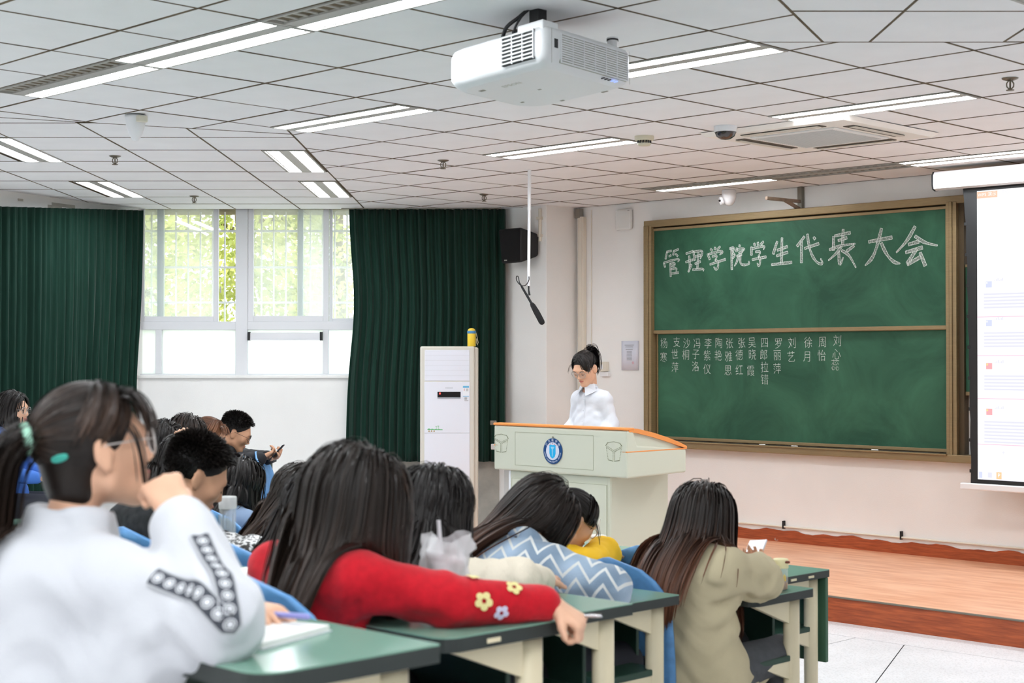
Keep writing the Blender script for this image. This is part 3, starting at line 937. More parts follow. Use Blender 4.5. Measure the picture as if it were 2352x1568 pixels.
MB().box(-5.655 + SX, -2.96 + SX, -.022, .022, .724, .772, bev=.008).build('weight_bar', M_hous, sc)

# ------------------------------------------------------------------ things on the walls
rt = MB().box(-.094, .094, -.045, -.004, -.095, .095, bev=.018).build('wireless_router', mat('router plastic', rgb(228, 230, 228), .45), loc=uvw(-9.185, VW, 2.942), rz=UVROT)
tag(rt, 'square white wireless access point high on the wall beside the blackboard', 'wireless router')
MB().box(.06, .082, -.0465, -.0445, .075, .081).build('mark', mat('router mark', rgb(150, 152, 150), .6), rt)
pp = MB()
pn = 6
vs = [(-.102 + .204 * i / pn, -.006 - .008 * math.sin(i / pn * PI) * (1 - j), -.132 + .264 * j) for j in (0, 1) for i in range(pn + 1)]
pp.add(vs, [(i, i + 1, pn + 2 + i, pn + 1 + i) for i in range(pn)], 0, True)
notice = pp.build('paper_notice', mat('paper', rgb(226, 228, 240), .8), loc=uvw(-9.13, VW, 1.706), rz=UVROT)
notice.modifiers.new('thick', 'SOLIDIFY').thickness = .0012
tag(notice, 'printed paper notice with a red stamp taped beside the blackboard', 'notice')
pl = MB()
for k, (z, w) in enumerate(((.095, .055), (.078, .045), (.057, .042), (.038, .03), (.025, .03), (.012, .03), (0, .032), (-.013, .031), (-.026, .03), (-.039, .03))):
    pl.box(-w, w, -.0172, -.0165, z - .0025, z + .0025)
pl.build('print_line', mat('grey print', rgb(176, 178, 186), .8), notice)
MB().lathe([(.012, 0), (.012, .0006)], 16).build('red_stamp', mat('stamp red', rgb(214, 178, 190), .8), notice, (.045, -.0178, -.065)).rotation_euler = (PI / 2, 0, 0)
sk = empty('wall_socket', uvw(-9.42, VW, 1.565), UVROT)
tag(sk, 'white wall socket with a switch box behind the woman at the lectern', 'socket')
MB().box(-.045, .03, -.05, 0, -.005, .085, bev=.004).build('switch_box', M_trunk, sk)
MB().box(-.05, .05, -.035, 0, -.05, -.008, bev=.004).build('socket_plate', M_white, sk)
MB().box(-.03, .0, -.054, -.05, .015, .06, bev=.002).build('switch', M_white, sk)
# black loudspeaker on the pillar
ls = empty('wall_loudspeaker', uvw(-10.02, 10.235, 2.725), UVROT)
tag(ls, 'black wall loudspeaker tilted down on the pillar beside the curtain', 'loudspeaker')
bm_ = MB()
bm_.add([(-.16, -.20, -.17), (.10, -.20, -.17), (.10, -.20, .16), (-.20, -.20, .16), (-.09, -.02, -.13), (.16, -.02, -.10), (.16, -.02, .10), (-.13, -.02, .13)],
        [(0, 1, 2, 3), (7, 6, 5, 4), (1, 0, 4, 5), (2, 1, 5, 6), (3, 2, 6, 7), (0, 3, 7, 4)])
cab = bm_.build('cabinet', mat('speaker cabinet', rgb(30, 30, 32), .6), ls)
bv = cab.modifiers.new('bev', 'BEVEL'); bv.width = .022; bv.segments = 3
MB().add([(-.145, -.2035, -.150), (.085, -.2035, -.150), (.085, -.2035, .142), (-.182, -.2035, .142)], [(0, 1, 2, 3)]).build('grille', mat('speaker cloth', rgb(20, 20, 22), .9, bump=.5, bscale=300), ls)
MB().box(-.11, -.075, -.207, -.203, -.143, -.133).build('badge', mat('badge', rgb(170, 168, 160), .4), ls)
MB().box(-.03, .05, -.03, .0, -.05, .05).build('bracket', M_dark, ls)
# twin-lens camera under the ceiling, steel bracket beside it
cm = empty('security_camera', uvw(-7.83, 10.40, ZC - .06), UVROT)
tag(cm, 'white twin-lens camera under the ceiling above the blackboard', 'camera')
MB().lathe([(.055, -.02), (.06, .0), (.06, .05), (.055, .058)], 20).build('base', M_white, cm)
hd = MB().lathe([(.0, -.075), (.028, -.068), (.05, -.04), (.057, 0), (.05, .03)], 20).build('head', M_white, cm)
face = MB().lathe([(.036, 0), (.036, .018), (.03, .022)], 18).build('lens_face', M_white, cm, (-.035, -.045, -.03)); face.rotation_euler = (math.radians(105), 0, math.radians(-35))
for dx in (-.012, .013):
    l = MB().lathe([(.0095, .0), (.0095, .004)], 14).build('lens', M_dark, face, (dx, .004, .021))
br = empty('wall_bracket', uvw(-7.27, VW, 2.9), UVROT)
tag(br, 'rusty steel angle bracket on the wall above the blackboard', 'bracket')
M_rust = mat('rusted steel', rgb(142, 122, 106), .7, .4, metal=.3, var=.15, scale=20)
MB().box(-.024, .024, -.035, 0, -.0, .19, bev=.003).build('upright', mat('galvanised steel', rgb(128, 124, 114), .5, metal=.5), br)
MB().tube([(-.0, -.02, .068), (-.0, -.42, .072)], .018, 4, smooth=False).build('arm', M_rust, br)
MB().tube([(-.0, -.03, .005), (-.0, -.20, .066)], .016, 4, smooth=False).build('brace', M_rust, br)
br.rotation_euler = (0, 0, UVROT - .15)

# ------------------------------------------------------------------ things on the ceiling
def sprinkler(U, V, lab):
    t = empty('fire_sprinkler', uvw(U, V, ZC))
    tag(t, lab, 'sprinkler', 'ceiling fire sprinklers')
    MB().lathe([(.0, -.012), (.018, -.012), (.038, -.004), (.042, .0)], 16).build('escutcheon', M_brass, t)
    b = MB()
    for s in (-1, 1): b.tube([(s * .008, 0, -.012), (s * .018, 0, -.026), (s * .017, 0, -.042), (s * .004, 0, -.056)], .0035, 6)
    b.tube([(0, 0, -.012), (0, 0, -.058)], .005, 8)
    b.build('yoke', M_brass, t)
    MB().lathe([(.0, -.062), (.02, -.062), (.02, -.058), (.0, -.057)], 14).build('deflector', M_brass, t)
sprinkler(-8.107, 7.413, 'fire sprinkler between the fold and the round smoke detector')
sprinkler(-9.527, 9.188, 'fire sprinkler near the hanging microphone pole')
sprinkler(-9.553, 5.635, 'fire sprinkler beside the cone-shaped sensor')
sprinkler(-11.41, 7.505, 'fire sprinkler in front of the window')
sprinkler(-3.716, 7.276, 'chrome fire sprinkler near the ceiling corner by the screen')
sn = empty('ceiling_sensor', uvw(-7.86, 4.77, ZC), UVROT)
tag(sn, 'white cone-shaped motion sensor under the ceiling', 'sensor')
MB().lathe([(.0, -.155), (.018, -.15), (.04, -.11), (.055, -.06), (.062, -.02), (.062, -.006), (.0, -.006)], 22).build('cone', M_white, sn)
MB().box(.05, .085, -.03, .03, -.05, -.012, bev=.006).build('connector', mat('cream plastic', rgb(222, 218, 200), .5), sn)
MB().lathe([(.05, -.008), (.05, 0)], 18).build('mount', M_dark, sn)
dm = empty('dome_camera', uvw(-5.71, 7.55, ZC))
tag(dm, 'dark dome camera under the ceiling beside the air conditioner panel', 'camera')
MB().lathe([(.066, -.035), (.07, -.02), (.07, .0)], 24).build('dome_base', M_white, dm)
MB().lathe([(.0, -.082), (.03, -.078), (.055, -.062), (.066, -.036)], 24).build('dome', mat('smoked dome', rgb(46, 34, 30), .12, .6, coat=.5), dm)
sd = empty('smoke_detector', uvw(-6.33, 7.52, ZC))
tag(sd, 'round cream smoke detector under the ceiling beside a lit fixture', 'smoke detector')
M_crm = mat('cream plastic 2', rgb(214, 208, 184), .5)
MB().lathe([(.055, -.028), (.062, -.02), (.062, .0)], 24).build('base', M_crm, sd)
MB().lathe([(.0, -.062), (.035, -.06), (.043, -.052), (.043, -.045)], 24).build('chamber', M_crm, sd)
b = MB()
for k in range(14):
    a = k * 2 * PI / 14; b.box(.042 * math.cos(a) - .003, .042 * math.cos(a) + .003, .042 * math.sin(a) - .003, .042 * math.sin(a) + .003, -.046, -.028)
b.build('vent_rib', M_dark, sd)
# cassette air conditioner
ca = empty('cassette_air_conditioner', uvw(-5.45, 8.17, ZC), UVROT)
tag(ca, 'cream cassette air conditioner panel set in the ceiling', 'air conditioner')
b = MB()
h = .53
b.add([(-h, -h, -.004), (h, -h, -.004), (h, h, -.004), (-h, h, -.004), (-h + .03, -h + .03, -.03), (h - .03, -h + .03, -.03), (h - .03, h - .03, -.03), (-h + .03, h - .03, -.03)],
      [(7, 6, 5, 4), (0, 4, 5, 1), (1, 5, 6, 2), (2, 6, 7, 3), (3, 7, 4, 0)])
for v_ in range(len(b.f)): b.f[v_] = tuple(reversed(b.f[v_]))
b.build('panel', mat('cassette panel', rgb(246, 243, 236), .45), ca)
b = MB().box(-.31, .31, -.31, .31, -.041, -.028, bev=.008)
gi = b.build('intake_grille', mat('intake', rgb(234, 235, 233), .5), ca)
b = MB()
for k in range(26): b.box(-.28, .28, -.28 + k * .0215, -.275 + k * .0215, -.043, -.040)
b.build('intake_slat', mat('intake slat', rgb(200, 202, 200), .5), gi)
for k in range(4):
    a = k * PI / 2
    s_ = MB().box(-.29, .29, .36, .43, -.034, -.027).build('air_slot', mat('slot dark', rgb(88, 80, 70), .7), ca); s_.rotation_euler = (0, 0, a)
    f_ = MB().box(-.28, .28, .395, .44, -.040, -.036, bev=.002).build('air_flap', mat('flap', rgb(214, 210, 200), .5), ca); f_.rotation_euler = (.0, 0, a)
# hanging shotgun microphone
mp_ = empty('hanging_microphone', uvw(-8.06, 8.245, ZC), 0)
tag(mp_, 'black shotgun microphone on a white pole hanging from the ceiling', 'microphone')
MB().tube([(0, 0, 0), (-.002, 0, -.30)], .014, 12).build('pole_sleeve', M_white, mp_)
MB().tube([(-.002, 0, -.28), (-.006, 0, -.87)], .0115, 12).build('pole', M_white, mp_)
MB().tube([(-.006, 0, -.865), (-.006, 0, -.90), (0, 0, -.94)], [.006, .006, .009], 8).build('clamp', M_dark, mp_)
MB().tube([(-.075, 0, -.845), (-.052, 0, -.885), (-.005, 0, -.965), (.018, 0, -1.005)], [.004, .0085, .0095, .0095], 10).build('microphone_body', M_dark, mp_)
MB().tube([(.014, 0, -.998), (.024, 0, -1.014), (.05, 0, -1.06), (.09, 0, -1.135), (.098, 0, -1.15), (.102, 0, -1.158)], [.012, .019, .023, .023, .019, .008], 14).build('foam_windshield', mat('foam', rgb(38, 38, 40), .95, bump=.4, bscale=220), mp_)
cab_ = [(-.004, -.014, -.80), (-.006, -.022, -.83), (-.03, -.02, -.865), (-.065, -.01, -.865), (-.095, 0, -.83), (-.098, 0, -.80), (-.085, 0, -.80), (-.075, 0, -.845)]
MB().tube(curve(cab_), .0035, 6).build('cable', M_dark, mp_)

# ------------------------------------------------------------------ projector
pj = empty('ceiling_projector', uvw(-4.48, 4.63, 2.80), UVROT)
pj.rotation_euler = (-.06, -.06, UVROT)
tag(pj, 'white ceiling-mounted projector with slatted vents', 'projector')
M_pj = mat('projector shell', rgb(236, 238, 240), .4, .45)
def plan(hx, hy, rs):
    """rounded rectangle, rs: radius at (-,-) (+,-) (+,+) (-,+)"""
    P = []
    for (sx, sy), r, a0 in zip(((-1, -1), (1, -1), (1, 1), (-1, 1)), rs, (PI, 1.5 * PI, 0, .5 * PI)):
        for k in range(7):
            a = a0 + k / 6 * PI / 2
            P.append((sx * (hx - r) + r * math.cos(a), sy * (hy - r) + r * math.sin(a)))
    return P
def loft(mb, layers, mi=0, caps=True):
    n = len(layers[0][0]); vs = []
    for P, z in layers: vs += [(p[0], p[1], z) for p in P]
    fs = [(i * n + j, i * n + (j + 1) % n, (i + 1) * n + (j + 1) % n, (i + 1) * n + j) for i in range(len(layers) - 1) for j in range(n)]
    mb.add(vs, fs, mi, True)
    if caps:
        mb.add(vs[:n], [tuple(reversed(range(n)))], mi); mb.add(vs[-n:], [tuple(range(n))], mi)
    return mb
HX, HY = .300, .270
rs = [.10, .035, .05, .13]
lay = []
for z, d in ((0, .05), (.006, .03), (.02, .012), (.042, 0), (.135, 0), (.155, .008), (.168, .03), (.172, .06)):
    lay.append((plan(HX - d, HY - d, [max(.01, r - d * .3) for r in rs]), z))
loft(MB(), lay).build('body', M_pj, pj)
MB().box(-.14, .10, -.17, .18, .165, .185, bev=.008).box(.14, .285, -.262, -.17, .14, .185, bev=.008).build('top_cover', M_pj, pj)
# exhaust vent on the side facing the seats
b = MB().box(.07, .245, -HY - .003, -HY + .01, .03, .15)
vt_ = b.build('exhaust_vent', M_dark, pj)
b = MB()
for k in range(8): b.box(.068, .247, -HY - .010, -HY - .002, .034 + k * .0155, .040 + k * .0155, bev=.0015)
for x in (.068, .125, .185, .245): b.box(x - .002, x + .002, -HY - .009, -HY - .002, .03, .15)
b.build('vent_slat', M_pj, vt_)
# filter grille on the aisle side
b = MB().box(HX - .008, HX + .0015, -.175, .225, .02, .138)
fg = b.build('filter_grille', mat('filter shade', rgb(170, 172, 160), .6), pj)
b = MB()
for k in range(13): b.box(HX, HX + .005, -.175, .225, .020 + k * .0096, .0255 + k * .0096)
for k in range(7): b.box(HX, HX + .006, -.177 + k * .0667, -.173 + k * .0667, .02, .138)
b.build('filter_slat', M_pj, fg)
for y_ in (-.228, .242): MB().box(HX - .0, HX + .001, y_, y_ + .0006, .01, .15).build('shell_seam', mat('seam', rgb(150, 150, 140), .7), pj)
MB().box(HX - .003, HX + .002, -.212, -.192, .075, .112, bev=.001).build('side_port', M_dark, pj)
for k in range(5):
    MB().box(HX - .028, HX - .006, .09 + k * .020, .096 + k * .020, .010, .013).build('indicator', emis('blue indicator', (.25, .35, 1, 1), 1.3) if k > 2 else M_dark, pj).rotation_euler = (0, 0, 0)
MB().lathe([(.02, .16), (.022, .20), (.024, .201), (.026, .212), (.0, .213)], 16, c=(.24, .205, 0)).build('foot', [M_pj], pj)
MB().lathe([(.025, .200), (.025, .210), (.0, .211)], 16, c=(.24, .205, 0)).build('foot_pad', M_dark, pj)
b = MB()
b.box(.095, .195, -.20, -.10, .178, .20); b.box(.125, .175, -.175, -.125, .195, .292); b.box(.03, .11, -.18, -.11, .175, .205); b.box(.18, .21, -.18, -.11, .16, .205)
b.build('mount', mat('black mount', rgb(26, 26, 28), .5), pj)
MB().tube(curve([(.125, -.17, .285), (.08, -.19, .25), (.02, -.20, .22), (-.03, -.18, .178)]), .008, 8).tube(curve([(.135, -.17, .285), (.105, -.195, .25), (.07, -.20, .21), (.05, -.19, .178)]), .005, 8).build('cable', M_dark, pj)
b = MB()
for x, y, w, d in ((-.19, -.16, .03, .018), (-.06, .20, .02, .012), (.16, .22, .03, .012), (-.2, .10, .016, .01), (.0, .0, .016, .01)): b.box(x, x + w, y, y + d, -.0012, .002)
b.build('screw_recess', mat('recess grey', rgb(150, 148, 138), .7), pj)
text_mesh('case_lettering', 'EPSON', .032, mat('pale print', rgb(214, 217, 220), .5), pj, (-.10, -HY - .001, .085), (PI / 2, 0, 0), extrude=.0005)
text_mesh('case_lettering', 'EPSON', .035, mat('pale print 2', rgb(206, 208, 200), .5), pj, (-.02, -.13, -.0008), (PI, 0, 0), extrude=.0003)

# ------------------------------------------------------------------ standing air conditioner
ac = empty('standing_air_conditioner', (-.558, 13.3, 0))
tag(ac, 'tall white floor-standing air conditioner in front of the green curtain', 'air conditioner')
M_acw = mat('ac panel', rgb(228, 232, 242), .35, .45); M_acb = mat('ac bezel', rgb(212, 210, 200), .45)
MB().box(-.235, .235, 0, .30, 0, 1.784, bev=.014).box(.2, .262, .03, .30, 0, 1.776, bev=.012).build('case', M_acb, ac)
MB().box(-.197, .194, -.006, .004, .0, 1.035, bev=.003).build('lower_panel', M_acw, ac)
up = MB().box(-.197, .194, -.006, .004, 1.037, 1.478, bev=.003).build('upper_panel', M_acw, ac)
lv = MB().box(-.195, .192, -.004, .004, 1.486, 1.752, bev=.004).build('louvre_shutter', M_acw, ac)
b = MB()
for k in range(5): b.box(-.193, .19, -.0052, -.0038, 1.53 + k * .044, 1.5315 + k * .044)
b.build('shutter_line', mat('ac line', rgb(206, 208, 214), .5), lv)
ds = MB().box(-.085, .115, -.009, -.004, 1.345, 1.392, bev=.002).build('display', mat('ac display', rgb(28, 26, 28), .15), ac)
MB().box(-.085, .115, -.0095, -.004, 1.334, 1.345).build('display_strip', mat('ac strip', rgb(150, 156, 166), .4), ds)
MB().box(-.068, -.058, -.0102, -.009, 1.371, 1.385).build('indicator', emis('red led', (1, .05, .04, 1), 4), ds)
b = MB()
for k in range(7): b.box(-.015 + k * .0095, -.009 + k * .0095, -.0068, -.006, 1.422, 1.428)
b.build('maker_lettering', mat('grey print 2', rgb(150, 154, 164), .6), up)
s_ = MB().box(.135, .187, -.0072, -.006, 1.352, 1.442).build('energy_label', mat('label white', rgb(236, 240, 246), .6), ac)
for z0_, z1_ in ((1.427, 1.442), (1.352, 1.356)): MB().box(.135, .187, -.0078, -.007, z0_, z1_).build('label_band', mat('label blue', rgb(96, 178, 222), .6), s_)
MB().box(.143, .148, -.0078, -.007, 1.40, 1.42, mi=0).build('label_scale', mat('label red', rgb(206, 110, 104), .6), s_)
b = MB()
for k in range(4): b.box(.162, .181, -.0078, -.007, 1.399 + k * .0055, 1.402 + k * .0055)
for k in range(3): b.box(.148, .170, -.0078, -.007, 1.325 + k * .007, 1.329 + k * .007)
b.box(.148, .182, -.0078, -.007, 1.313, 1.318)
b.build('label_print', mat('label grey', rgb(150, 150, 148), .6), s_)['kind'] = 'stuff'
g_ = mat('sticker green', rgb(96, 186, 120), .6); br_ = mat('sticker brown', rgb(170, 140, 80), .6)
st_ = MB()
hill = [(-.172 + .0065 * k, 1.068 + .009 * abs(math.sin(k * .7)) * (1 - k / 24)) for k in range(21)]
st_.prism([(-.172, 1.064), (-.04, 1.062)] + hill[::-1], 'y', -.0075, -.006)
for x, z in ((-.092, 1.094), (-.075, 1.098)):
    st_.box(x - .0008, x + .0008, -.0075, -.006, 1.07, z)
    for a in range(5): st_.add([(x, -.0074, z), (x + .011 * math.cos(a * 1.25), -.0074, z + .006 * math.sin(a * 1.25) - .001), (x + .009 * math.cos(a * 1.25 + .4), -.0074, z + .005 * math.sin(a * 1.25 + .4) - .003)], [(0, 1, 2)])
st_.build('landscape_sticker', g_, ac)
b = MB()
for k in range(3): b.add([(-.165 + k * .022, -.0075, 1.048), (-.150 + k * .022, -.0075, 1.048), (-.157 + k * .022, -.0075, 1.064)], [(0, 1, 2)])
b.build('sticker_figure', br_, ac)
# bracket and flex beside the unit
pg = empty('power_plug', (-.10, 13.9, 1.02))
tag(pg, 'white plug and flex beside the standing air conditioner', 'plug')
MB().box(-.09, -.02, -.02, .03, -.16, -.11, bev=.006).build('plug_body', M_white, pg)
MB().tube([(-.05, 0, -.15), (0, -.02, -.20), (.06, -.1, -.27), (.2, -.3, -.36)], .006, 6).build('flex', M_white, pg)
MB().box(-.10, -.04, .0, .05, .06, .10, bev=.008).build('adapter', M_steel, pg)
MB().tube([(-.05, .02, .08), (-.02, .04, 0), (-.06, .05, -.1)], .01, 6).build('black_lead', M_dark, pg)
# yellow flask on top
fk = empty('yellow_flask', (-.352, 13.42, 1.784))
tag(fk, 'yellow flask with a blue band and strap on top of the air conditioner', 'flask')
MB().lathe([(.034, 0), (.036, .004), (.036, .112), (.033, .118)], 22).build('body', mat('flask yellow', rgb(242, 208, 62), .35), fk)
MB().lathe([(.037, .112), (.0385, .116), (.0385, .132), (.036, .136)], 22).build('band', mat('flask blue', rgb(76, 140, 190), .4), fk)
MB().lathe([(.034, .134), (.033, .142), (.026, .153), (.012, .158), (0, .159)], 22).build('cap', mat('flask cap', rgb(240, 206, 74), .4), fk)
MB().tube([(.038, 0, .12), (.048, -.004, .08), (.058, -.006, .035), (.05, -.006, .012), (.044, -.004, .03), (.042, 0, .07)], .003, 6).build('strap', mat('strap grey', rgb(196, 196, 176), .6), fk)

# ------------------------------------------------------------------ lectern
lc = empty('lectern', uvw(-6.768, 7.18, .158), UVROT)
tag(lc, 'pale green multimedia lectern with orange trim and a round college emblem', 'lectern')
M_lec = mat('lectern enamel', rgb(206, 208, 190), .42, .4); M_ledge = mat('lectern groove', rgb(168, 170, 146), .6); M_or = mat('orange trim', rgb(236, 148, 74), .4, .45)
zb = -.158
b = MB()
b.prism([(0, .94 + zb), (0, 1.232 + zb), (.06, 1.238 + zb), (.10, 1.14 + zb), (.58, 1.10 + zb), (.58, .95 + zb)], 'x', -.584, .584)
con = b.build('console', M_lec, lc)
bv = con.modifiers.new('bev', 'BEVEL'); bv.width = .012; bv.segments = 3
MB().box(-.586, .586, -.004, .07, 1.234 + zb, 1.250 + zb, bev=.005).build('top_trim', M_or, lc)
# sloping orange arm rails and side cheeks
for s in (-1, 1):
    x = .564 if s > 0 else -.564
    arm = [(.02, 1.248), (.10, 1.243), (.25, 1.215), (.40, 1.178), (.52, 1.142), (.585, 1.118), (.59, 1.105), (.56, 1.108), (.40, 1.150), (.25, 1.186), (.10, 1.216), (.02, 1.224)]
    MB().prism([(p[0], p[1] + zb) for p in arm], 'x', x - .02, x + .02).build('arm_rail', M_or, lc)
    MB().prism([(.02, 1.226 + zb), (.02, 1.11 + zb), (.56, 1.105 + zb), (.40, 1.152 + zb), (.25, 1.188 + zb), (.10, 1.218 + zb)], 'x', x - .012, x + .004).build('cheek', M_lec, lc)
    MB().box(x - .02, x + .021, .0, .585, 1.098 + zb, 1.106 + zb, bev=.002).build('side_trim', M_or, lc)
MB().prism([(.1, 1.15 + zb), (.56, 1.10 + zb), (.56, 1.112 + zb), (.1, 1.162 + zb)], 'x', -.54, .54).build('worktop', M_lec, lc)
b = MB().box(-.465, .42, .03, .605, 0, .79, bev=.015)
base = b.build('cabinet', M_lec, lc)
MB().box(-.474, -.455, .03, .60, .0, .78, bev=.004).build('corner_post', M_white, lc)
def groove(x0, x1, z0, z1, y, par, w=.0028):
    MB().box(x0, x1, y, y + .002, z1 - w, z1).box(x0, x1, y, y + .002, z0, z0 + w).box(x0, x0 + w, y, y + .002, z0, z1).box(x1 - w, x1, y, y + .002, z0, z1).build('panel_groove', M_ledge, par)
groove(-.384, .308, .977 + zb, 1.196 + zb, -.0012, con)
dr = MB().box(-.436, .399, .022, .034, .03, .732, bev=.002).build('door', M_lec, lc)
groove(-.436, .399, .03, .732, .0212, dr)
b = MB()
for k in range(3): b.box(.235, .30, .018, .024, .598 + k * .018, .603 + k * .018)
b.build('door_louvre', M_ledge, dr)
# dotted loudspeaker marks left and right
def dots(cx, cz, s):
    b = MB(); pts = []
    def seg(a, c, n):
        for k in range(n): pts.append((a[0] + (c[0] - a[0]) * k / n, a[1] + (c[1] - a[1]) * k / n))
    top = [(-.066, .022), (-.05, .040), (0, .048), (.05, .040), (.066, .022), (0, -.006)]
    for a, c in zip(top, top[1:] + top[:1]): seg(a, c, 7)
    for sg in (-1, 1):
        q = [(sg * .062, .012), (sg * .006, -.014), (sg * .006, -.072), (sg * .046, -.066)]
        for a, c in zip(q, q[1:] + q[:1]): seg(a, c, 8)
    for x, z in pts:
        b.add([(cx + x * s + dx, -.0015, cz + z + dz) for dx, dz in ((-.0022, -.0022), (.0022, -.0022), (.0022, .0022), (-.0022, .0022))], [(0, 1, 2, 3)])
    o = b.build('speaker_holes', mat('hole dark', rgb(122, 126, 96), .8), con); o['kind'] = 'stuff'
dots(.478, 1.115 + zb, 1.0); dots(-.512, 1.128 + zb, 1.0)
# emblem
em = empty('emblem', (-.037, -.003, 1.083 + zb), 0, lc)
em.rotation_euler = (PI / 2, 0, 0)
M_nav = mat('emblem navy', rgb(20, 70, 124), .4); M_emw = mat('emblem white', rgb(214, 218, 232), .5)
MB().lathe([(.083, 0), (.083, .003), (.080, .004)], 48).build('emblem_ring', M_nav, em)
MB().lathe([(.0575, .003), (.0575, .0046)], 48).build('emblem_disc', M_emw, em)
sh = [(-.027, .036), (-.014, .039), (0, .036), (.014, .039), (.027, .036), (.027, -.018), (.018, -.038), (0, -.05), (-.018, -.038), (-.027, -.018)]
MB().prism([(x, z + .002) for x, z in sh], 'z', .0046, .0056).build('emblem_shield', mat('emblem cyan', rgb(40, 176, 232), .4), em)
MB().prism([(-.016, .028), (.016, .028), (.011, .017), (.005, .014), (.003, -.03), (0, -.036), (-.003, -.03), (-.005, .014), (-.011, .017)], 'z', .0056, .0062).build('emblem_torch', mat('emblem pale', rgb(150, 206, 236), .5), em)
b = MB()
for k in range(5):
    a = math.radians(90 + (k - 2) * 19)
    cx_, cy_ = .0485 * math.cos(a), .0485 * math.sin(a)
    P = [(cx_ + (.0045 if q % 2 == 0 else .002) * math.cos(PI / 2 + q * PI / 5), cy_ + (.0045 if q % 2 == 0 else .002) * math.sin(PI / 2 + q * PI / 5)) for q in range(10)]
    b.prism(P, 'z', .0046, .0054)
b.build('emblem_star', mat('emblem red', rgb(196, 60, 66), .5), em)
def arc_letters(txt, r, a0, a1, size, flip):
    out = MB()
    n = len(txt)
    for k, ch in enumerate(txt):
        if ch == ' ': continue
        a = math.radians(a0 + (a1 - a0) * k / max(1, n - 1))
        o = text_mesh('tmp', ch, size, M_emw, None, (0, 0, 0), (0, 0, 0), extrude=.0004)
        rot = a - PI / 2 if not flip else a + PI / 2
        M = Matrix.Translation((r * math.cos(a), r * math.sin(a), .0046)) @ Matrix.Rotation(rot, 4, 'Z')
        vs = [M @ v.co for v in o.data.vertices]; fs = [tuple(p.vertices) for p in o.data.polygons]
        out.add([v[:] for v in vs], fs)
        bpy.data.objects.remove(o)
    out.build('emblem_lettering', M_emw, em)
arc_letters('川北医学院', .0695, 142, 38, .019, False)
arc_letters('NORTH SICHUAN MEDICAL COLLEGE', .0695, 188, 352, .0125, True)
MB().lathe([(.004, 0), (.005, .006), (.0, .009)], 12).build('emblem_hook', M_steel, em, (0, .090, 0))
# ------------------------------------------------------------------ desks
M_top = mat('green laminate', rgb(118, 156, 139), .2, .5, var=.03, scale=3)
M_edge = mat('dark edge band', rgb(46, 52, 50), .5, .4)
M_post = mat('cream steel', rgb(226, 214, 182), .45, .4, var=.03, scale=6)
M_pan = mat('dark green panel', rgb(38, 66, 54), .5, .35)
M_panf = mat('green front panel', rgb(62, 98, 76), .5, .35)
DD = .375
def desk(k, uL, label):
    uR, vF, zt, zf = ROWU[k], ROWV[k], ROWZ[k], ROWF[k]
    t = empty('desk', uvw(uR, vF, zf), UVROT)
    tag(t, label, 'desk', 'long green desks in tiers')
    H = zt - zf; L = uL - uR                     # L is negative: the desk runs away from the aisle
    # top plan: far edge y=0, near edge y=-DD; rounded corner at the aisle end towards the sitter
    r = .055
    P = [(L, 0), (L, -DD)]
    P += [(-r + r * math.cos(a), -DD + r + r * math.sin(a)) for a in np.linspace(-PI / 2, 0, 7)]
    P += [(0, 0)]
    top = MB().prism(P, 'z', H - .0035, H).build('table_top', M_top, t)
    MB().prism(P, 'z', H - .033, H - .0034).build('edge_band', M_edge, top)
    n = max(2, int(abs(L) / 1.25) + 1)
    for q in range(n):
        x = -.045 + (L + .09) * q / (n - 1)
        pts = [(x + .027 * math.cos(a), -.075 + .036 * math.sin(a)) for a in np.linspace(0, 2 * PI, 15)[:-1]]
        MB().prism(pts, 'z', 0, H - .033, smooth=True).build('leg', M_post, t)
        MB().prism([(-.10, H - .034), (-.315, H - .034), (-.315, H - .042), (-.10, H - .125)], 'x', x - .012, x + .012).build('bracket', M_post, t)
        MB().prism([(-.10, H - .262), (-.27, H - .262), (-.27, H - .268), (-.10, H - .33)], 'x', x - .012, x + .012).build('shelf_bracket', M_post, t)
        MB().box(x - .035, x + .035, -.34, -.02, 0, .035, bev=.008).build('foot', M_post, t)
    MB().box(L + .02, -.03, -.345, -.06, H - .262, H - .24, bev=.004).build('book_shelf', M_pan, t)
    fp = M_panf if k == 5 else M_pan
    MB().box(L + .005, -.0 if k == 5 else -.16, -.034 if k < 5 else -.03, -.018 if k < 5 else -.008, .13 if k < 5 else .36, H - .034, bev=.003).build('modesty_panel', fp, t)
    if k in (1, 5):
        for xx in (-.13, -.26) if k == 5 else (-.22,):
            MB().box(-.001, .0035, xx - .03, xx + .01, H - .024, H - .014, bev=.001).build('edge_chip', M_post, t)
    return t
labs = ['green topped desk under the arm of the girl in the white jacket', 'green topped desk the girl in the red sweater leans on', 'green topped desk the girl in the cream cardigan leans on',
        'green topped desk with the blue zigzag sweater resting on it', 'green topped desk with the capped bottle and red paper cup', 'green topped desk of the front row facing the lectern']
ULEFT = [-4.6, -5.4, -6.2, -6.6, -7.0, -6.4]
for k in range(6): desk(k, ULEFT[k], labs[k])
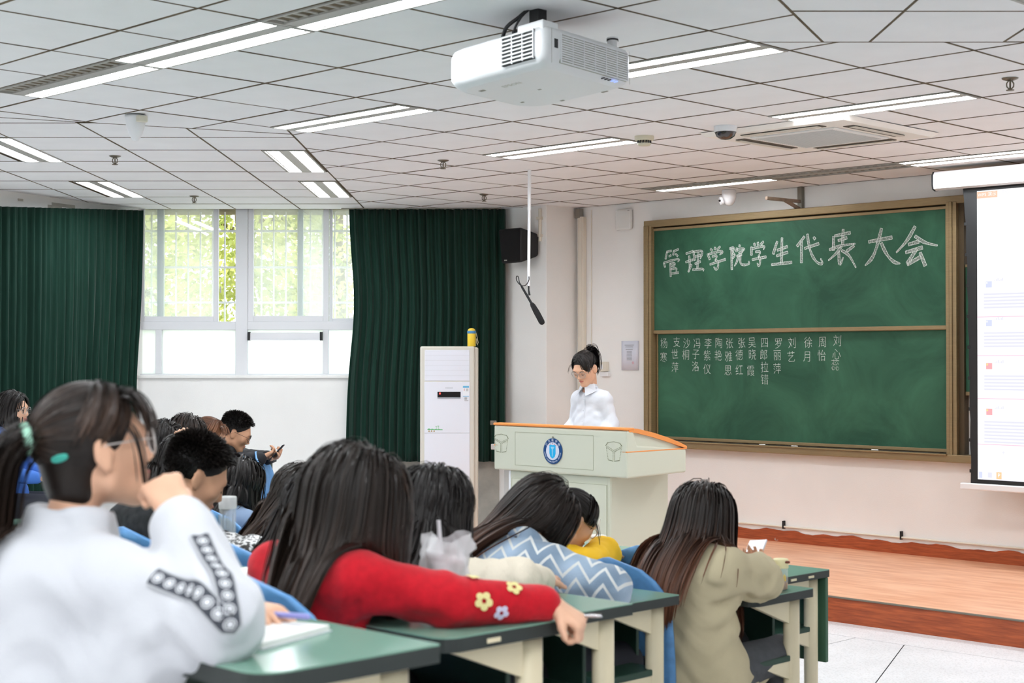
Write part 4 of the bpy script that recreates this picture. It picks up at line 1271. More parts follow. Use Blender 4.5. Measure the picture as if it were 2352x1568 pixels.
# desk of the window block, its rows turned towards the lectern
def side_desk(x, y0, y1, lab):
    t = empty('desk', (x, y0, .2), PI / 2)
    tag(t, lab, 'desk', 'long green desks in tiers')
    L = y1 - y0; H = .75
    top = MB().box(0, L, 0, DD, H - .0035, H).build('table_top', M_top, t)
    MB().box(0, L, 0, DD, H - .033, H - .0034).build('edge_band', M_edge, top)
    for xx in (.05, L / 2, L - .05):
        MB().prism([(xx + .027 * math.cos(a), .125 + .04 * math.sin(a)) for a in np.linspace(0, 2 * PI, 15)[:-1]], 'z', 0, H - .033, smooth=True).build('leg', M_post, t)
    MB().box(.02, L - .02, .06, .345, H - .262, H - .24).build('book_shelf', M_pan, t)
    MB().box(.0, L, .03, .05, .13, H - .034).build('modesty_panel', M_pan, t)
side_desk(-1.74, 8.35, 11.4, 'green topped desk under the boy holding a phone by the window wall')

# ------------------------------------------------------------------ blue seats
def seat_material(name, c):
    return mat(name, c, .42, .4, var=.10, scale=24, detail=6)
M_blue = seat_material('blue plastic', rgb(98, 152, 206))
SEAT = {}
def seat_parts():
    # back: curved shell, rounded top, facing +y (towards the desk in front)
    n, m_ = 18, 14
    V = []; F = []
    for j in range(m_ + 1):
        s = j / m_
        z = .40 + .50 * s
        hw = .215 * (1.0 if s < .62 else math.sqrt(max(0., 1 - ((s - .62) / .38) ** 2.3)))
        hw = max(hw, .012)
        for i in range(n + 1):
            t = -1 + 2 * i / n
            x = hw * t
            y = -.16 - .07 * s + .045 * (x / .215) ** 2 + .02 * math.sin(s * PI)
            V.append((x, y, z))
    for j in range(m_):
        for i in range(n):
            k = j * (n + 1) + i
            F.append((k, k + 1, k + n + 2, k + n + 1))
    o = MB().add(V, F, 0, True).build('backrest', M_blue)
    SEAT['backrest'] = o.data; bpy.data.objects.remove(o)
    b = MB()
    V = []; F = []
    for j in range(9):
        for i in range(11):
            x = -.2 + .4 * i / 10; y = -.13 + .36 * j / 8
            V.append((x * (1 - .12 * (j / 8) ** 3), y, .435 + .02 * (x / .2) ** 2 - .02 * (j / 8) ** 2 + .012 * math.cos(j / 8 * PI)))
    for j in range(8):
        for i in range(10):
            k = j * 11 + i; F.append((k, k + 1, k + 12, k + 11))
    o = MB().add(V, F, 0, True).build('seat', M_blue)
    SEAT['seat'] = o.data; bpy.data.objects.remove(o)
    b = MB().box(-.03, .03, -.10, .02, 0, .42, bev=.008).box(-.16, .16, -.19, -.16, .36, .56, bev=.006).box(-.10, .10, -.16, .1, 0, .02, bev=.004).box(-.03, .03, -.19, -.09, .36, .42)
    o = b.build('pedestal', M_dark)
    SEAT['pedestal'] = o.data; bpy.data.objects.remove(o)
seat_parts()
def seat(loc, rz, label, group='blue seats fixed between the desks'):
    t = empty('lecture_seat', loc, rz)
    tag(t, label, 'seat', group)
    for nm in ('backrest', 'seat'):
        o = meshobj(nm, SEAT[nm], t)
        md = o.modifiers.new('thick', 'SOLIDIFY'); md.thickness = .012; md.offset = 0
    meshobj('pedestal', SEAT['pedestal'], t)
    return t
def row_seat(k, U, label):
    """seat of row k (0 first): its back stands just in front of the desk behind"""
    v = (ROWV[k - 1] if k else ROWV[0] - .78) + .27
    return seat(uvw(U, v, ROWF[k]), UVROT, label)
row_seat(1, -2.62, 'blue seat under the girl in the red sweater')
row_seat(1, -3.42, 'empty blue seat behind the raised elbow of the white jacket')
row_seat(2, -3.22, 'blue seat under the girl in the cream cardigan')
row_seat(2, -3.80, 'empty blue seat below the glass bottle and the crumpled bag')
row_seat(2, -4.37, 'empty blue seat just past the chin of the girl in the white jacket')
row_seat(3, -3.60, 'blue seat under the girl in the zigzag sweater')
row_seat(3, -4.60, 'blue seat behind the crumpled bag, under the long brown haired girl')
row_seat(4, -3.62, 'empty blue seat between the zigzag sweater and the khaki coat')
row_seat(4, -4.30, 'blue seat under the girl in the yellow jacket')
row_seat(4, -5.55, 'empty blue seat behind the small paper cup')
row_seat(4, -6.10, 'empty blue seat behind the glass bottle')
row_seat(5, -4.15, 'empty blue seat of the front row beyond the khaki coat')
row_seat(5, -4.75, 'empty blue seat of the front row beside the red cup')
for k in range(4):
    seat((-1.50, 8.85 + .52 * k, .15), -PI / 2, ['row of four light blue seats by the window wall, first from the desks', 'row of four light blue seats by the window wall, second from the desks', 'row of four light blue seats by the window wall, third from the desks', 'row of four light blue seats by the window wall, nearest the wall'][k])
# ------------------------------------------------------------------ figure tools: smooth distance shapes, meshed and posed
def nrm(v):
    v = np.asarray(v, float)
    return v / (np.linalg.norm(v) + 1e-12)
def v3(*a): return np.array(a, float)

class Shape:
    """list of soft-blended round shapes in a person's own frame"""
    def __init__(s):
        s.ops = []; s.disp = None
    def _add(s, fn, lo, hi, k, sub): s.ops.append((fn, np.array(lo) , np.array(hi), k, sub))
    def cone(s, a, b, ra, rb, k=.02, side=None, sx=1., sub=False):
        a = np.array(a, np.float32); b = np.array(b, np.float32)
        if side is not None:
            sd = nrm(side).astype(np.float32); f = np.float32(1. / sx - 1.)
            tr = lambda q: q + (q @ sd)[..., None] * f * sd
            ab = tr(b - a)
        else:
            tr = None; ab = b - a
        L2 = float(ab @ ab) + 1e-9
        def fn(P):
            q = P - a
            if tr: q = tr(q)
            t = np.clip((q @ ab) / L2, 0, 1)
            d = q - t[..., None] * ab
            return np.sqrt(np.einsum('...i,...i->...', d, d)) - (ra + (rb - ra) * t)
        R = max(ra, rb) * max(1, sx)
        s._add(fn, np.minimum(a, b) - R, np.maximum(a, b) + R, k, sub)
        return s
    def ell(s, c, r, R=None, k=.02, sub=False):
        c = np.array(c, np.float32); r = np.array(r, np.float32)
        Rm = None if R is None else np.array(R, np.float32)
        def fn(P):
            q = P - c
            if Rm is not None: q = q @ Rm
            k0 = np.sqrt(np.einsum('...i,...i->...', q / r, q / r)); k1 = np.sqrt(np.einsum('...i,...i->...', q / r ** 2, q / r ** 2)) + 1e-9
            return k0 * (k0 - 1) / k1
        m = r.max()
        s._add(fn, c - m, c + m, k, sub)
        return s
    def torus(s, c, ax, R, r, k=.01, sub=False, squash=1.):
        c = np.array(c, np.float32); ax = nrm(ax).astype(np.float32)
        def fn(P):
            q = P - c
            h = q @ ax
            p = q - h[..., None] * ax
            l = np.sqrt(np.einsum('...i,...i->...', p, p)) - R
            return np.sqrt(l * l + (h * squash) ** 2) - r
        s._add(fn, c - R - r, c + R + r, k, sub)
        return s
    def chain(s, pts, rs, k=.02, side=None, sx=1.):
        for i in range(len(pts) - 1): s.cone(pts[i], pts[i + 1], rs[i], rs[i + 1], k, side, sx)
        return s
    @staticmethod
    def _comb(D, d, k, sub):
        if sub:
            d = -d
            h = np.maximum(k - np.abs(D - d), 0) / k
            return np.maximum(D, d) + h * h * k * .25
        h = np.maximum(k - np.abs(D - d), 0) / k
        return np.minimum(D, d) - h * h * k * .25
    def ev(s, P):
        P = np.asarray(P, np.float32)
        D = np.full(P.shape[:-1], 9., np.float32)
        for fn, lo, hi, k, sub in s.ops: D = s._comb(D, fn(P), np.float32(k), sub)
        return D
    def grad(s, P, e=.004):
        g = np.stack([s.ev(P + v) - s.ev(P - v) for v in np.eye(3, dtype=np.float32) * e], -1)
        return g / (np.linalg.norm(g, axis=-1, keepdims=True) + 1e-9)
    def mesh(s, h):
        lo = np.min([o[1] for o in s.ops if not o[4]], 0) - .03
        hi = np.max([o[2] for o in s.ops if not o[4]], 0) + .03
        n = np.ceil((hi - lo) / h).astype(int) + 1
        ax = [(lo[i] + h * np.arange(n[i])).astype(np.float32) for i in range(3)]
        D = np.full(n, .5, np.float32)
        for fn, l, u, k, sub in s.ops:
            m = k + .012
            i0 = np.clip(((l - m - lo) / h).astype(int), 0, n - 1); i1 = np.clip(((u + m - lo) / h).astype(int) + 2, 1, n)
            sl = tuple(slice(a, b) for a, b in zip(i0, i1))
            P = np.stack(np.meshgrid(*[ax[i][sl[i]] for i in range(3)], indexing='ij'), -1)
            D[sl] = s._comb(D[sl], fn(P), np.float32(k), sub)
        if s.disp is not None:
            near = np.argwhere(np.abs(D) < .03)
            P = lo + near * h
            D[tuple(near.T)] += s.disp(P).astype(np.float32)
        return surface_nets(D, lo, h)

def surface_nets(D, lo, h):
    ins = D < 0
    c = [ins[i:i + D.shape[0] - 1, j:j + D.shape[1] - 1, k:k + D.shape[2] - 1] for i in (0, 1) for j in (0, 1) for k in (0, 1)]
    al = c[0].copy(); an = c[0].copy()
    for q in c[1:]: al &= q; an |= q
    act = an & ~al
    cells = np.argwhere(act)
    idx = np.full(act.shape, -1, np.int32)
    idx[tuple(cells.T)] = np.arange(len(cells))
    acc = np.zeros((len(cells), 3)); cnt = np.zeros(len(cells))
    offs = np.array([(i, j, k) for i in (0, 1) for j in (0, 1) for k in (0, 1)])
    vals = np.stack([D[tuple((cells + o).T)] for o in offs], 1)
    for a in range(8):
        for b in range(a + 1, 8):
            if np.abs(offs[a] - offs[b]).sum() != 1: continue
            da, db = vals[:, a], vals[:, b]
            m = (da < 0) != (db < 0)
            t = np.where(m, da / np.where(m, da - db, 1), 0)
            acc += np.where(m[:, None], offs[a] + (offs[b] - offs[a]) * t[:, None], 0); cnt += m
    V = lo + (cells + acc / cnt[:, None]) * h
    F = []
    for ax in range(3):
        o1, o2 = [(1, 2), (2, 0), (0, 1)][ax]
        s0 = [slice(None)] * 3; s1 = [slice(None)] * 3
        s0[ax] = slice(0, -1); s1[ax] = slice(1, None)
        for o in (o1, o2): s0[o] = slice(1, -1); s1[o] = slice(1, -1)
        A, B = ins[tuple(s0)], ins[tuple(s1)]
        for flag, flip in ((A & ~B, False), (~A & B, True)):
            e = np.argwhere(flag)
            e[:, o1] += 1; e[:, o2] += 1
            d1 = np.zeros(3, int); d1[o1] = 1
            d2 = np.zeros(3, int); d2[o2] = 1
            q = np.stack([idx[tuple((e - x).T)] for x in (d1 + d2, d2, 0 * d1, d1)], 1)
            F.append(q[:, ::-1] if flip else q)
    F = np.concatenate(F)
    return V, F[(F >= 0).all(1)]

def np_object(name, V, F, m, parent, attrs=None, smooth=True):
    me = bpy.data.meshes.new(name)
    me.vertices.add(len(V)); me.vertices.foreach_set('co', np.asarray(V, np.float32).ravel())
    nf, k = F.shape
    me.loops.add(nf * k); me.loops.foreach_set('vertex_index', F.astype(np.int32).ravel())
    me.polygons.add(nf); me.polygons.foreach_set('loop_start', np.arange(0, nf * k, k, dtype=np.int32))
    me.polygons.foreach_set('use_smooth', np.full(nf, smooth))
    me.update(calc_edges=True)
    me.materials.append(m)
    for an, av in (attrs or {}).items():
        at = me.attributes.new(an, 'FLOAT', 'POINT'); at.data.foreach_set('value', np.asarray(av, np.float32))
    o = bpy.data.objects.new(name, me)
    link(o, parent)
    return o

def rotm(yaw, pitch, roll):
    """head frame: +y face, +z crown; yaw turns left, pitch nods down, roll tips the crown to the right"""
    cy, sy = math.cos(yaw), math.sin(yaw); cp, sp = math.cos(-pitch), math.sin(-pitch); cr, sr = math.cos(roll), math.sin(roll)
    Z = np.array([[cy, -sy, 0], [sy, cy, 0], [0, 0, 1]]); X = np.array([[1, 0, 0], [0, cp, -sp], [0, sp, cp]]); Y = np.array([[cr, 0, sr], [0, 1, 0], [-sr, 0, cr]])
    return Z @ X @ Y

def skin_mat(name, c):
    m = mat(name, c, .5, .35, var=.035, scale=22)
    b = m.node_tree.nodes['Principled BSDF']
    b.inputs['Subsurface Weight'].default_value = .0
    return m
M_skin = skin_mat('skin', rgb(226, 178, 148))
M_skin2 = skin_mat('skin tan', rgb(206, 156, 124))
M_lip = mat('lips', rgb(188, 104, 96), .45)
M_lash = mat('lash', rgb(36, 28, 26), .7)
M_eyew = mat('eye white', rgb(226, 220, 214), .3)

def hair_mat(name, root, tip, gloss=.42):
    m = bpy.data.materials.new(name)
    N, L = nodes(m)
    b = N['Principled BSDF']; b.inputs['Roughness'].default_value = gloss; b.inputs['Specular IOR Level'].default_value = .30
    a = N.new('ShaderNodeAttribute'); a.attribute_name = 'along'
    s = N.new('ShaderNodeAttribute'); s.attribute_name = 'shade'
    r = N.new('ShaderNodeValToRGB'); r.color_ramp.elements[0].color = root; r.color_ramp.elements[1].color = tip
    r.color_ramp.elements[0].position = .25; r.color_ramp.elements[1].position = .95
    L.new(a.outputs['Fac'], r.inputs['Fac'])
    v = N.new('ShaderNodeHueSaturation')
    mr = N.new('ShaderNodeMapRange'); mr.inputs[3].default_value = .55; mr.inputs[4].default_value = 1.6
    L.new(s.outputs['Fac'], mr.inputs[0]); L.new(mr.outputs[0], v.inputs['Value']); L.new(r.outputs['Color'], v.inputs['Color'])
    L.new(v.outputs['Color'], b.inputs['Base Color'])
    return m
H_black = hair_mat('black hair', rgb(27, 23, 22), rgb(31, 26, 24))
H_dark = hair_mat('dark brown hair', rgb(34, 27, 23), rgb(62, 46, 37))
H_brown = hair_mat('brown hair with lighter ends', rgb(36, 28, 24), rgb(104, 66, 47))
H_red = hair_mat('chestnut hair', rgb(86, 56, 40), rgb(120, 80, 56))

def head_ops(S, c, R, s=1., male=False):
    T = lambda *p: c + R @ (np.array(p, float) * s)
    E = lambda p, r, k, sub=False: S.ell(T(*p), np.array(r) * s, R, k, sub)
    E((0, -.012, .033), (.073, .092, .079), .02)
    E((0, .026, -.018), (.061, .066, .084), .03)
    S.cone(T(-.046, .004, -.062), T(-.012, .066, -.096), .021 * s, .017 * s, .03)
    S.cone(T(.046, .004, -.062), T(.012, .066, -.096), .021 * s, .017 * s, .03)
    for x in (-1, 1): E((x * .040, .058, -.022), (.024, .022, .024), .025)
    S.cone(T(-.036, .076, .020), T(.036, .076, .020), .013 * s, .013 * s, .02)
    for x in (-1, 1): E((x * .031, .096, .002), (.019, .013, .010), .012, True)
    S.cone(T(0, .083, .010), T(0, .101, -.028), .0075 * s, .0105 * s, .012)
    for x in (-1, 1): E((x * .010, .093, -.033), (.008, .009, .007), .008)
    for x in (-1, 1): E((x * .031, .0745, .0), (.0145, .0145, .0125), .004)
    E((0, .086, -.058), (.023, .011, .006), .006)
    E((0, .084, -.0675), (.018, .011, .0065), .006)
    E((0, .074, -.090), (.019, .015, .014), .02)
    for x in (-1, 1):
        Re = R @ rotm(x * .35, -.15, 0)
        S.ell(T(x * .076, -.010, -.010), np.array((.008, .019, .031)) * s, Re, .008)
        S.ell(T(x * .086, -.006, -.006), np.array((.006, .010, .018)) * s, Re, .006, True)
        S.ell(T(x * .073, -.004, -.034), np.array((.007, .010, .010)) * s, None, .006)

def hand_ops(S, W, f, n, side, s=.95, curl=(.35, .5, .4), spread=1., thumb=(.62, .62, .35)):
    """palm and five fingers; f along the fingers, n out of the palm, side=+1 right hand"""
    f = nrm(f); n = nrm(n - f * np.dot(n, f)); t = np.cross(n, f) * side
    W = np.array(W, float)
    B = []
    for k in range(4):
        b = W + f * (.082 - .004 * abs(k - 1)) * s + t * (.029 - .0195 * k) * s * spread
        S.cone(W + f * .008 * s + t * (.014 - .0095 * k) * s, b, .0145 * s, .0108 * s, .012)
        B.append(b)
    for k, L in enumerate((.068, .076, .070, .054)):
        p = B[k]; a = 0.
        for q, (c, l, r0, r1) in enumerate(zip(curl, (.46, .30, .26), (.0095, .0085, .0076), (.0085, .0076, .0062))):
            a += c * (1 + .08 * k)
            d = f * math.cos(a) + n * math.sin(a) + t * (.10 * (1.5 - k) * spread - .03) * (q == 0)
            e = p + nrm(d) * L * l * s
            S.cone(p, e, r0 * s, r1 * s, .003)
            p = e
    p = W + f * .022 * s + t * .022 * s
    d = nrm(f * thumb[0] + t * thumb[1] + n * thumb[2])
    e = p + d * .040 * s
    S.cone(W + f * .008 * s + t * .008 * s, p, .015 * s, .014 * s, .01); S.cone(p, e, .013 * s, .0105 * s, .008)
    d2 = nrm(d + f * .35 + n * .25)
    S.cone(e, e + d2 * .030 * s, .0102 * s, .0078 * s, .004)

def ribbons(P, N, w, rng, tw=.5):
    """P (S,K,3) strand points, N (S,K,3) outward directions -> flat tapered ribbons"""
    S_, K = P.shape[:2]
    T = np.gradient(P, axis=1); T /= np.linalg.norm(T, axis=2, keepdims=True) + 1e-9
    B = np.cross(T, N + rng.normal(0, tw, (S_, 1, 3)) * .5); B /= np.linalg.norm(B, axis=2, keepdims=True) + 1e-9
    t = np.linspace(0, 1, K)
    prof = (.55 + .45 * np.sin(np.clip(t * 1.15, 0, 1) * PI * .5)) * np.clip((1.02 - t) / .22, 0, 1) ** .6
    W = (w * rng.uniform(.6, 1.35, S_))[:, None, None] * prof[None, :, None]
    V = np.stack([P - B * W, P + B * W], 2)
    ids = np.arange(S_ * K * 2).reshape(S_, K, 2)
    F = np.stack([ids[:, :-1, 0], ids[:, :-1, 1], ids[:, 1:, 1], ids[:, 1:, 0]], -1).reshape(-1, 4)
    return V.reshape(-1, 3), F, np.repeat(np.tile(t, S_), 2), np.repeat(rng.uniform(0, 1, S_), K * 2)

def simulate(P, D, length, solid, steps, stiff, off, bias, grav=1., cling=.0, until=1., gather=0., cx=0., soft=None):
    """strands fall under gravity, slide over the head and back and stay close to them"""
    ds = (np.asarray(length) / steps).reshape(-1, 1)
    out = [P.copy()]
    for q in range(steps):
        t = q / steps
        g = np.tile(np.array([0, 0, -grav]) + np.asarray(bias(t)), (len(P), 1))
        if gather: g[:, 0] -= gather * np.clip(t * 2.5, 0, 1) * (P[:, 0] - cx)
        D = D * stiff + g * (1 - stiff); D /= np.linalg.norm(D, axis=1, keepdims=True) + 1e-9
        Q = P + D * ds
        d = solid.ev(Q)
        m = (d < off) | ((d < .09) & (t < until) & (cling > 0))
        if m.any():
            gn = solid.grad(Q[m]); e = (off[m] - d[m]); e = np.where(e > 0, e, e * cling)
            Q[m] += gn * e[:, None]
        if soft is not None and t > .08:        # slide down the back, bending away before touching it
            dt = soft.ev(Q) - off; k = dt < .06
            if k.any():
                gk = soft.grad(Q[k]); gk[:, 0] *= .25; gk[:, 1] -= .15; gk /= np.linalg.norm(gk, axis=1, keepdims=True) + 1e-9
                Q[k] += gk * np.where(dt[k] < 0, -dt[k], (.06 - dt[k]) * .10)[:, None]
        D = Q - P; D /= np.linalg.norm(D, axis=1, keepdims=True) + 1e-9
        P = Q; out.append(P.copy())
    return np.stack(out, 1)

CR_C = v3(0, -.012, .033); CR_R = v3(.073, .092, .079)
def hairline(nv, low=.0):
    """True where a direction from the skull centre carries hair"""
    x, y, z = nv[:, 0], nv[:, 1], nv[:, 2]
    lim = np.where(z > 0, .16 + 1.05 * z, .10 + .45 * z)
    ok = y < lim
    ok &= z > -.80 + .25 * np.clip(y, -1, 0) - low
    ok &= ~((y > -.30) & (z < -.12))
    return ok
def scalp_dirs(n, rng, low=0.):
    out = []
    while sum(map(len, out)) < n:
        v = rng.normal(0, 1, (n * 2, 3)); v /= np.linalg.norm(v, axis=1, keepdims=True)
        out.append(v[hairline(v, low)])
    return np.concatenate(out)[:n]

def make_hair(name, spec, c, R, s, solid, parent, seed):
    rng = np.random.default_rng(seed)
    n = int(spec.get('n', 2200) * .86)
    style = spec['style']
    skull = Shape().ell(c + R @ (CR_C * s), (CR_R + .006) * s, R)
    fly = lambda m_, a, b: rng.uniform(a, b, m_) ** 1
    Vs, Fs, As, Ss = [], [], [], []
    def put(P, w, tw=.5, shade=None):
        ctr = c + R @ (CR_C * s)
        N = P - ctr; N[..., 2] *= .35; N /= np.linalg.norm(N, axis=2, keepdims=True) + 1e-9
        V, F, a, sh = ribbons(P, N, w, rng, tw)
        k = sum(map(len, Vs)); Vs.append(V); Fs.append(F + k); As.append(a); Ss.append(sh if shade is None else sh * shade)
    # cap over the skull so that no scalp shows
    cap = Shape().ell(c + R @ (CR_C * s), (CR_R + spec.get('cap', .005)) * s, R)
    cap.ell(c + R @ (v3(0, .137, -.040) * s), v3(.130, .115, .115) * s, R, .02, True)
    cap.ell(c + R @ (v3(0, .060, -.125) * s), v3(.13, .100, .085) * s, R, .02, True)
    if style != 'short': cap.ell(c + R @ (v3(0, -.066, -.040) * s), v3(.050, .030, .046) * s, R, .03)
    if spec.get('nape'): cap.ell(c + R @ (v3(0, -.046, -.066) * s), v3(.052, .036, .052) * s, R, .03)
    if style == 'short': cap.ell(c + R @ (v3(0, -.06, -.10) * s), v3(.11, .09, .07) * s, R, .02, True)
    cv, cf = cap.mesh(.008)
    Vs.append(cv); Fs.append(cf); As.append(np.full(len(cv), .05)); Ss.append(np.full(len(cv), .3))
    d = scalp_dirs(n, rng, spec.get('low', 0.))
    surf = lambda q, o: c + (R @ ((CR_C + q * (CR_R + o)) * s).T).T
    both = Shape(); both.ops = skull.ops + solid.ops
    if style in ('long', 'bob'):
        part = spec.get('part', .0)
        crown = v3(part, -.15, .95)
        o0 = rng.uniform(.006, .014, n)
        P = surf(d, o0[:, None])
        td = d - crown * .9; td[:, 1] -= spec.get('back', .25); td[:, 2] -= .2
        td[:, 0] += np.sign(d[:, 0] - part) * .12
        td -= d * np.sum(td * d, 1, keepdims=True)
        D = (R @ td.T).T; D /= np.linalg.norm(D, axis=1, keepdims=True) + 1e-9
        L = spec['length'] * rng.uniform(.82, 1.05, n) * (1 - .18 * np.clip(d[:, 2], -1, 1) * -1)
        off = o0 + rng.uniform(0, spec.get('volume', .016), n)
        bias = spec.get('bias', lambda t: (0, 0, 0))
        put(simulate(P, D, L, skull, spec.get('steps', 20), spec.get('stiff', .62), off, bias, cling=spec.get('cling', .40), until=spec.get('until', .34), gather=spec.get('gather', 1.6), cx=c[0] + spec.get('drift', 0.), soft=solid), spec.get('w', .0042))
    if style == 'tail':
        tie = nrm(spec['tie'])
        K = 12
        o0 = rng.uniform(.006, .013, n)
        t = np.linspace(0, 1, K)
        om = np.arccos(np.clip(d @ tie, -1, 1))
        so = np.sin(om) + 1e-6
        w0 = np.sin((1 - t)[None] * om[:, None]) / so[:, None]; w1 = np.sin(t[None] * om[:, None]) / so[:, None]
        Q = w0[..., None] * d[:, None] + w1[..., None] * tie
        sag = spec.get('sag', 0.) * np.sin(t * PI)[None, :, None] * np.array([0, 0, -1.])
        Q = Q + sag
        X = CR_C + Q * (CR_R + o0[:, None, None]) * s
        put(c + np.einsum('ij,skj->ski', R, X), spec.get('w', .0040), .35)
        tp = c + R @ ((CR_C + tie * (CR_R + .022)) * s)
        m_ = spec.get('tail_n', 700)
        td = R @ nrm(spec.get('tail_dir', tie + v3(0, -.2, -.2)))
        P = tp + rng.normal(0, spec.get('tail_r', .010), (m_, 3))
        D = td + rng.normal(0, .22, (m_, 3)); D /= np.linalg.norm(D, axis=1, keepdims=True)
        put(simulate(P, D, spec['tail_len'] * rng.uniform(.7, 1.05, m_), both, 18, spec.get('tail_stiff', .8), rng.uniform(.004, .03, m_), spec.get('bias', lambda t: (0, 0, 0))), spec.get('w', .0042))
        spec['_tie'] = (tp, td)
    if style == 'short':
        o0 = rng.uniform(.004, .008, n)
        P = surf(d, o0[:, None])
        top = np.clip((d[:, 2] - .05) / .5, 0, 1)
        td = d * (.25 + .55 * top[:, None]) + v3(0, .30, -.25) * (1.2 - .6 * top[:, None]) + rng.normal(0, .16, (n, 3))
        D = (R @ td.T).T; D /= np.linalg.norm(D, axis=1, keepdims=True)
        L = (.005 + .024 * top) * rng.uniform(.75, 1.2, n)
        put(simulate(P, D, L, skull, 5, .92, o0 + .002, lambda t: (0, 0, 0)), .0016, .7)
    if spec.get('fringe'):
        fn, fl, fb = spec['fringe']
        x = rng.uniform(-.62, .62, fn)
        q = np.stack([x, np.full(fn, .62) - .25 * x * x + rng.normal(0, .04, fn), np.full(fn, .55) + rng.normal(0, .07, fn)], 1)
        q /= np.linalg.norm(q, axis=1, keepdims=True)
        o0 = rng.uniform(.008, .016, fn)
        P = surf(q, o0[:, None])
        D = (R @ (v3(0, .55, -.25) + np.stack([x * .55, 0 * x, 0 * x], 1)).T).T; D /= np.linalg.norm(D, axis=1, keepdims=True)
        put(simulate(P, D, fl * rng.uniform(.75, 1.1, fn), both, 10, .72, o0 + rng.uniform(.0, .008, fn), lambda t: fb), spec.get('w', .004) * .8)
    if spec.get('sweep'):                      # hair combed sideways from the parting over the temples
        fn, fl = spec['sweep']
        sg = np.where(rng.uniform(0, 1, fn) < .5, -1., 1.)
        x = spec.get('part', 0.) + sg * rng.uniform(.0, .35, fn)
        q = np.stack([x, .62 - .5 * np.abs(x) + rng.normal(0, .05, fn) - rng.uniform(0, .35, fn), np.full(fn, .74) + rng.normal(0, .04, fn)], 1)
        q /= np.linalg.norm(q, axis=1, keepdims=True)
        o0 = rng.uniform(.006, .012, fn)
        P = surf(q, o0[:, None])
        D = np.stack([sg * 1.0, rng.uniform(-.55, .05, fn), np.full(fn, -.25)], 1); D = (R @ D.T).T; D /= np.linalg.norm(D, axis=1, keepdims=True)
        bk = R @ v3(0, -.55, 0)
        put(simulate(P, D, fl * rng.uniform(.7, 1.1, fn), skull, 14, .8, o0, lambda t: bk * (.3 + t), cling=.8, until=1.), spec.get('w', .003))
    for (roots, Ldir, ln, cnt, sd) in spec.get('locks', []):
        ii = rng.integers(0, len(roots), cnt)
        q = np.array(roots, float)[ii] + rng.normal(0, .05, (cnt, 3)); q /= np.linalg.norm(q, axis=1, keepdims=True)
        o0 = rng.uniform(.008, .014, cnt)
        P = surf(q, o0[:, None])
        D = np.tile(R @ nrm(Ldir), (cnt, 1)) + rng.normal(0, .08, (cnt, 3))
        put(simulate(P, D, ln * rng.uniform(.75, 1.05, cnt), both, 14, .8, o0 + rng.uniform(.0, .006, cnt), lambda t: sd), .0026)
    V = np.concatenate(Vs); F = np.concatenate(Fs)
    return np_object(name, V, F, spec['mat'], parent, {'along': np.concatenate(As), 'shade': np.concatenate(Ss)})

def make_glasses(c, R, s, parent, col, wire=.0016, rx=.026, rz=.023):
    T = lambda *p: c + R @ (np.array(p, float) * s)
    gm = mat('spectacle ' + col[0], col[1], .3, .5, metal=col[2])
    b = MB()
    for x in (-1, 1):
        ring = [T(x * .033 + rx * math.cos(a), .101 - .006 * abs(math.cos(a)) * (1 if math.cos(a) * x > 0 else 0), -.002 + rz * math.sin(a)) for a in np.linspace(0, 2 * PI, 25)]
        b.tube(ring, wire, 6, caps=False)
        b.tube([T(x * .060, .094, .004), T(x * .072, .070, .006), T(x * .079, .0, .006), T(x * .079, -.02, -.004)], wire * .8, 6)
    b.tube([T(-.008, .101, .003), T(0, .104, .005), T(.008, .101, .003)], wire, 6)
    o = b.build('glasses', gm, parent)
    l = MB()
    for x in (-1, 1):
        ring = [T(x * .033 + (rx - .001) * math.cos(a), .1, -.002 + (rz - .001) * math.sin(a)) for a in np.linspace(0, 2 * PI, 25)[:-1]]
        l.add([tuple(p) for p in ring], [tuple(range(24))])
    lm = MATS.get('lens clear')
    if lm is None:
        lm = veil_glass('lens clear', .06, (.95, .97, 1, 1)); MATS['lens clear'] = lm
    l.build('lenses', lm, o)
    return o

def face_parts(c, R, s, parent, gaze_down=True):
    T = lambda *p: c + R @ (np.array(p, float) * s)
    b = MB()
    for x in (-1, 1):
        b.tube([T(x * .017, .096, .019), T(x * .030, .0965, .024), T(x * .047, .086, .020)], [.0016, .0022, .0010], 6)
    b.build('eyebrows', M_lash, parent)
    b = MB()
    zz = -.006 if gaze_down else -.002
    for x in (-1, 1):
        b.tube([T(x * .018, .0865, zz), T(x * .030, .0895, zz - .003), T(x * .044, .0835, zz + .001)], [.0012, .0016, .0012], 6)
        if not gaze_down:
            b.tube([T(x * .026, .0885, -.001), T(x * .036, .0872, -.001)], [.004, .004], 8)
    b.build('eyes', M_lash, parent)
    S = Shape().ell(T(0, .0868, -.0578), v3(.0215, .0112, .0052) * s, R, .003).ell(T(0, .0848, -.0672), v3(.017, .0112, .0058) * s, R, .003)
    V, F = S.mesh(.003)
    np_object('lips', V, F, M_lip, parent)

def wrinkles(amp, f=1., seed=0., spots=()):
    """cloth folds: soft waves everywhere, stronger creases around the bent joints"""
    def fn(P):
        x, y, z = P[:, 0] * f, P[:, 1] * f, P[:, 2] * f
        a = np.sin(70 * x + 40 * z + 2.2 * np.sin(31 * y + seed)) * np.sin(48 * z - 37 * y + 2.0 * np.sin(27 * x + seed))
        b = np.sin(95 * z + 38 * x - 30 * y + 2.6 * np.sin(33 * y + 21 * x + seed * 2))
        k = np.full(len(P), .55)
        for c, r, w in spots: k = k + w * np.exp(-((P - c) ** 2).sum(1) / (r * r))
        return amp * k * (a + .7 * b * np.abs(b))
    return fn

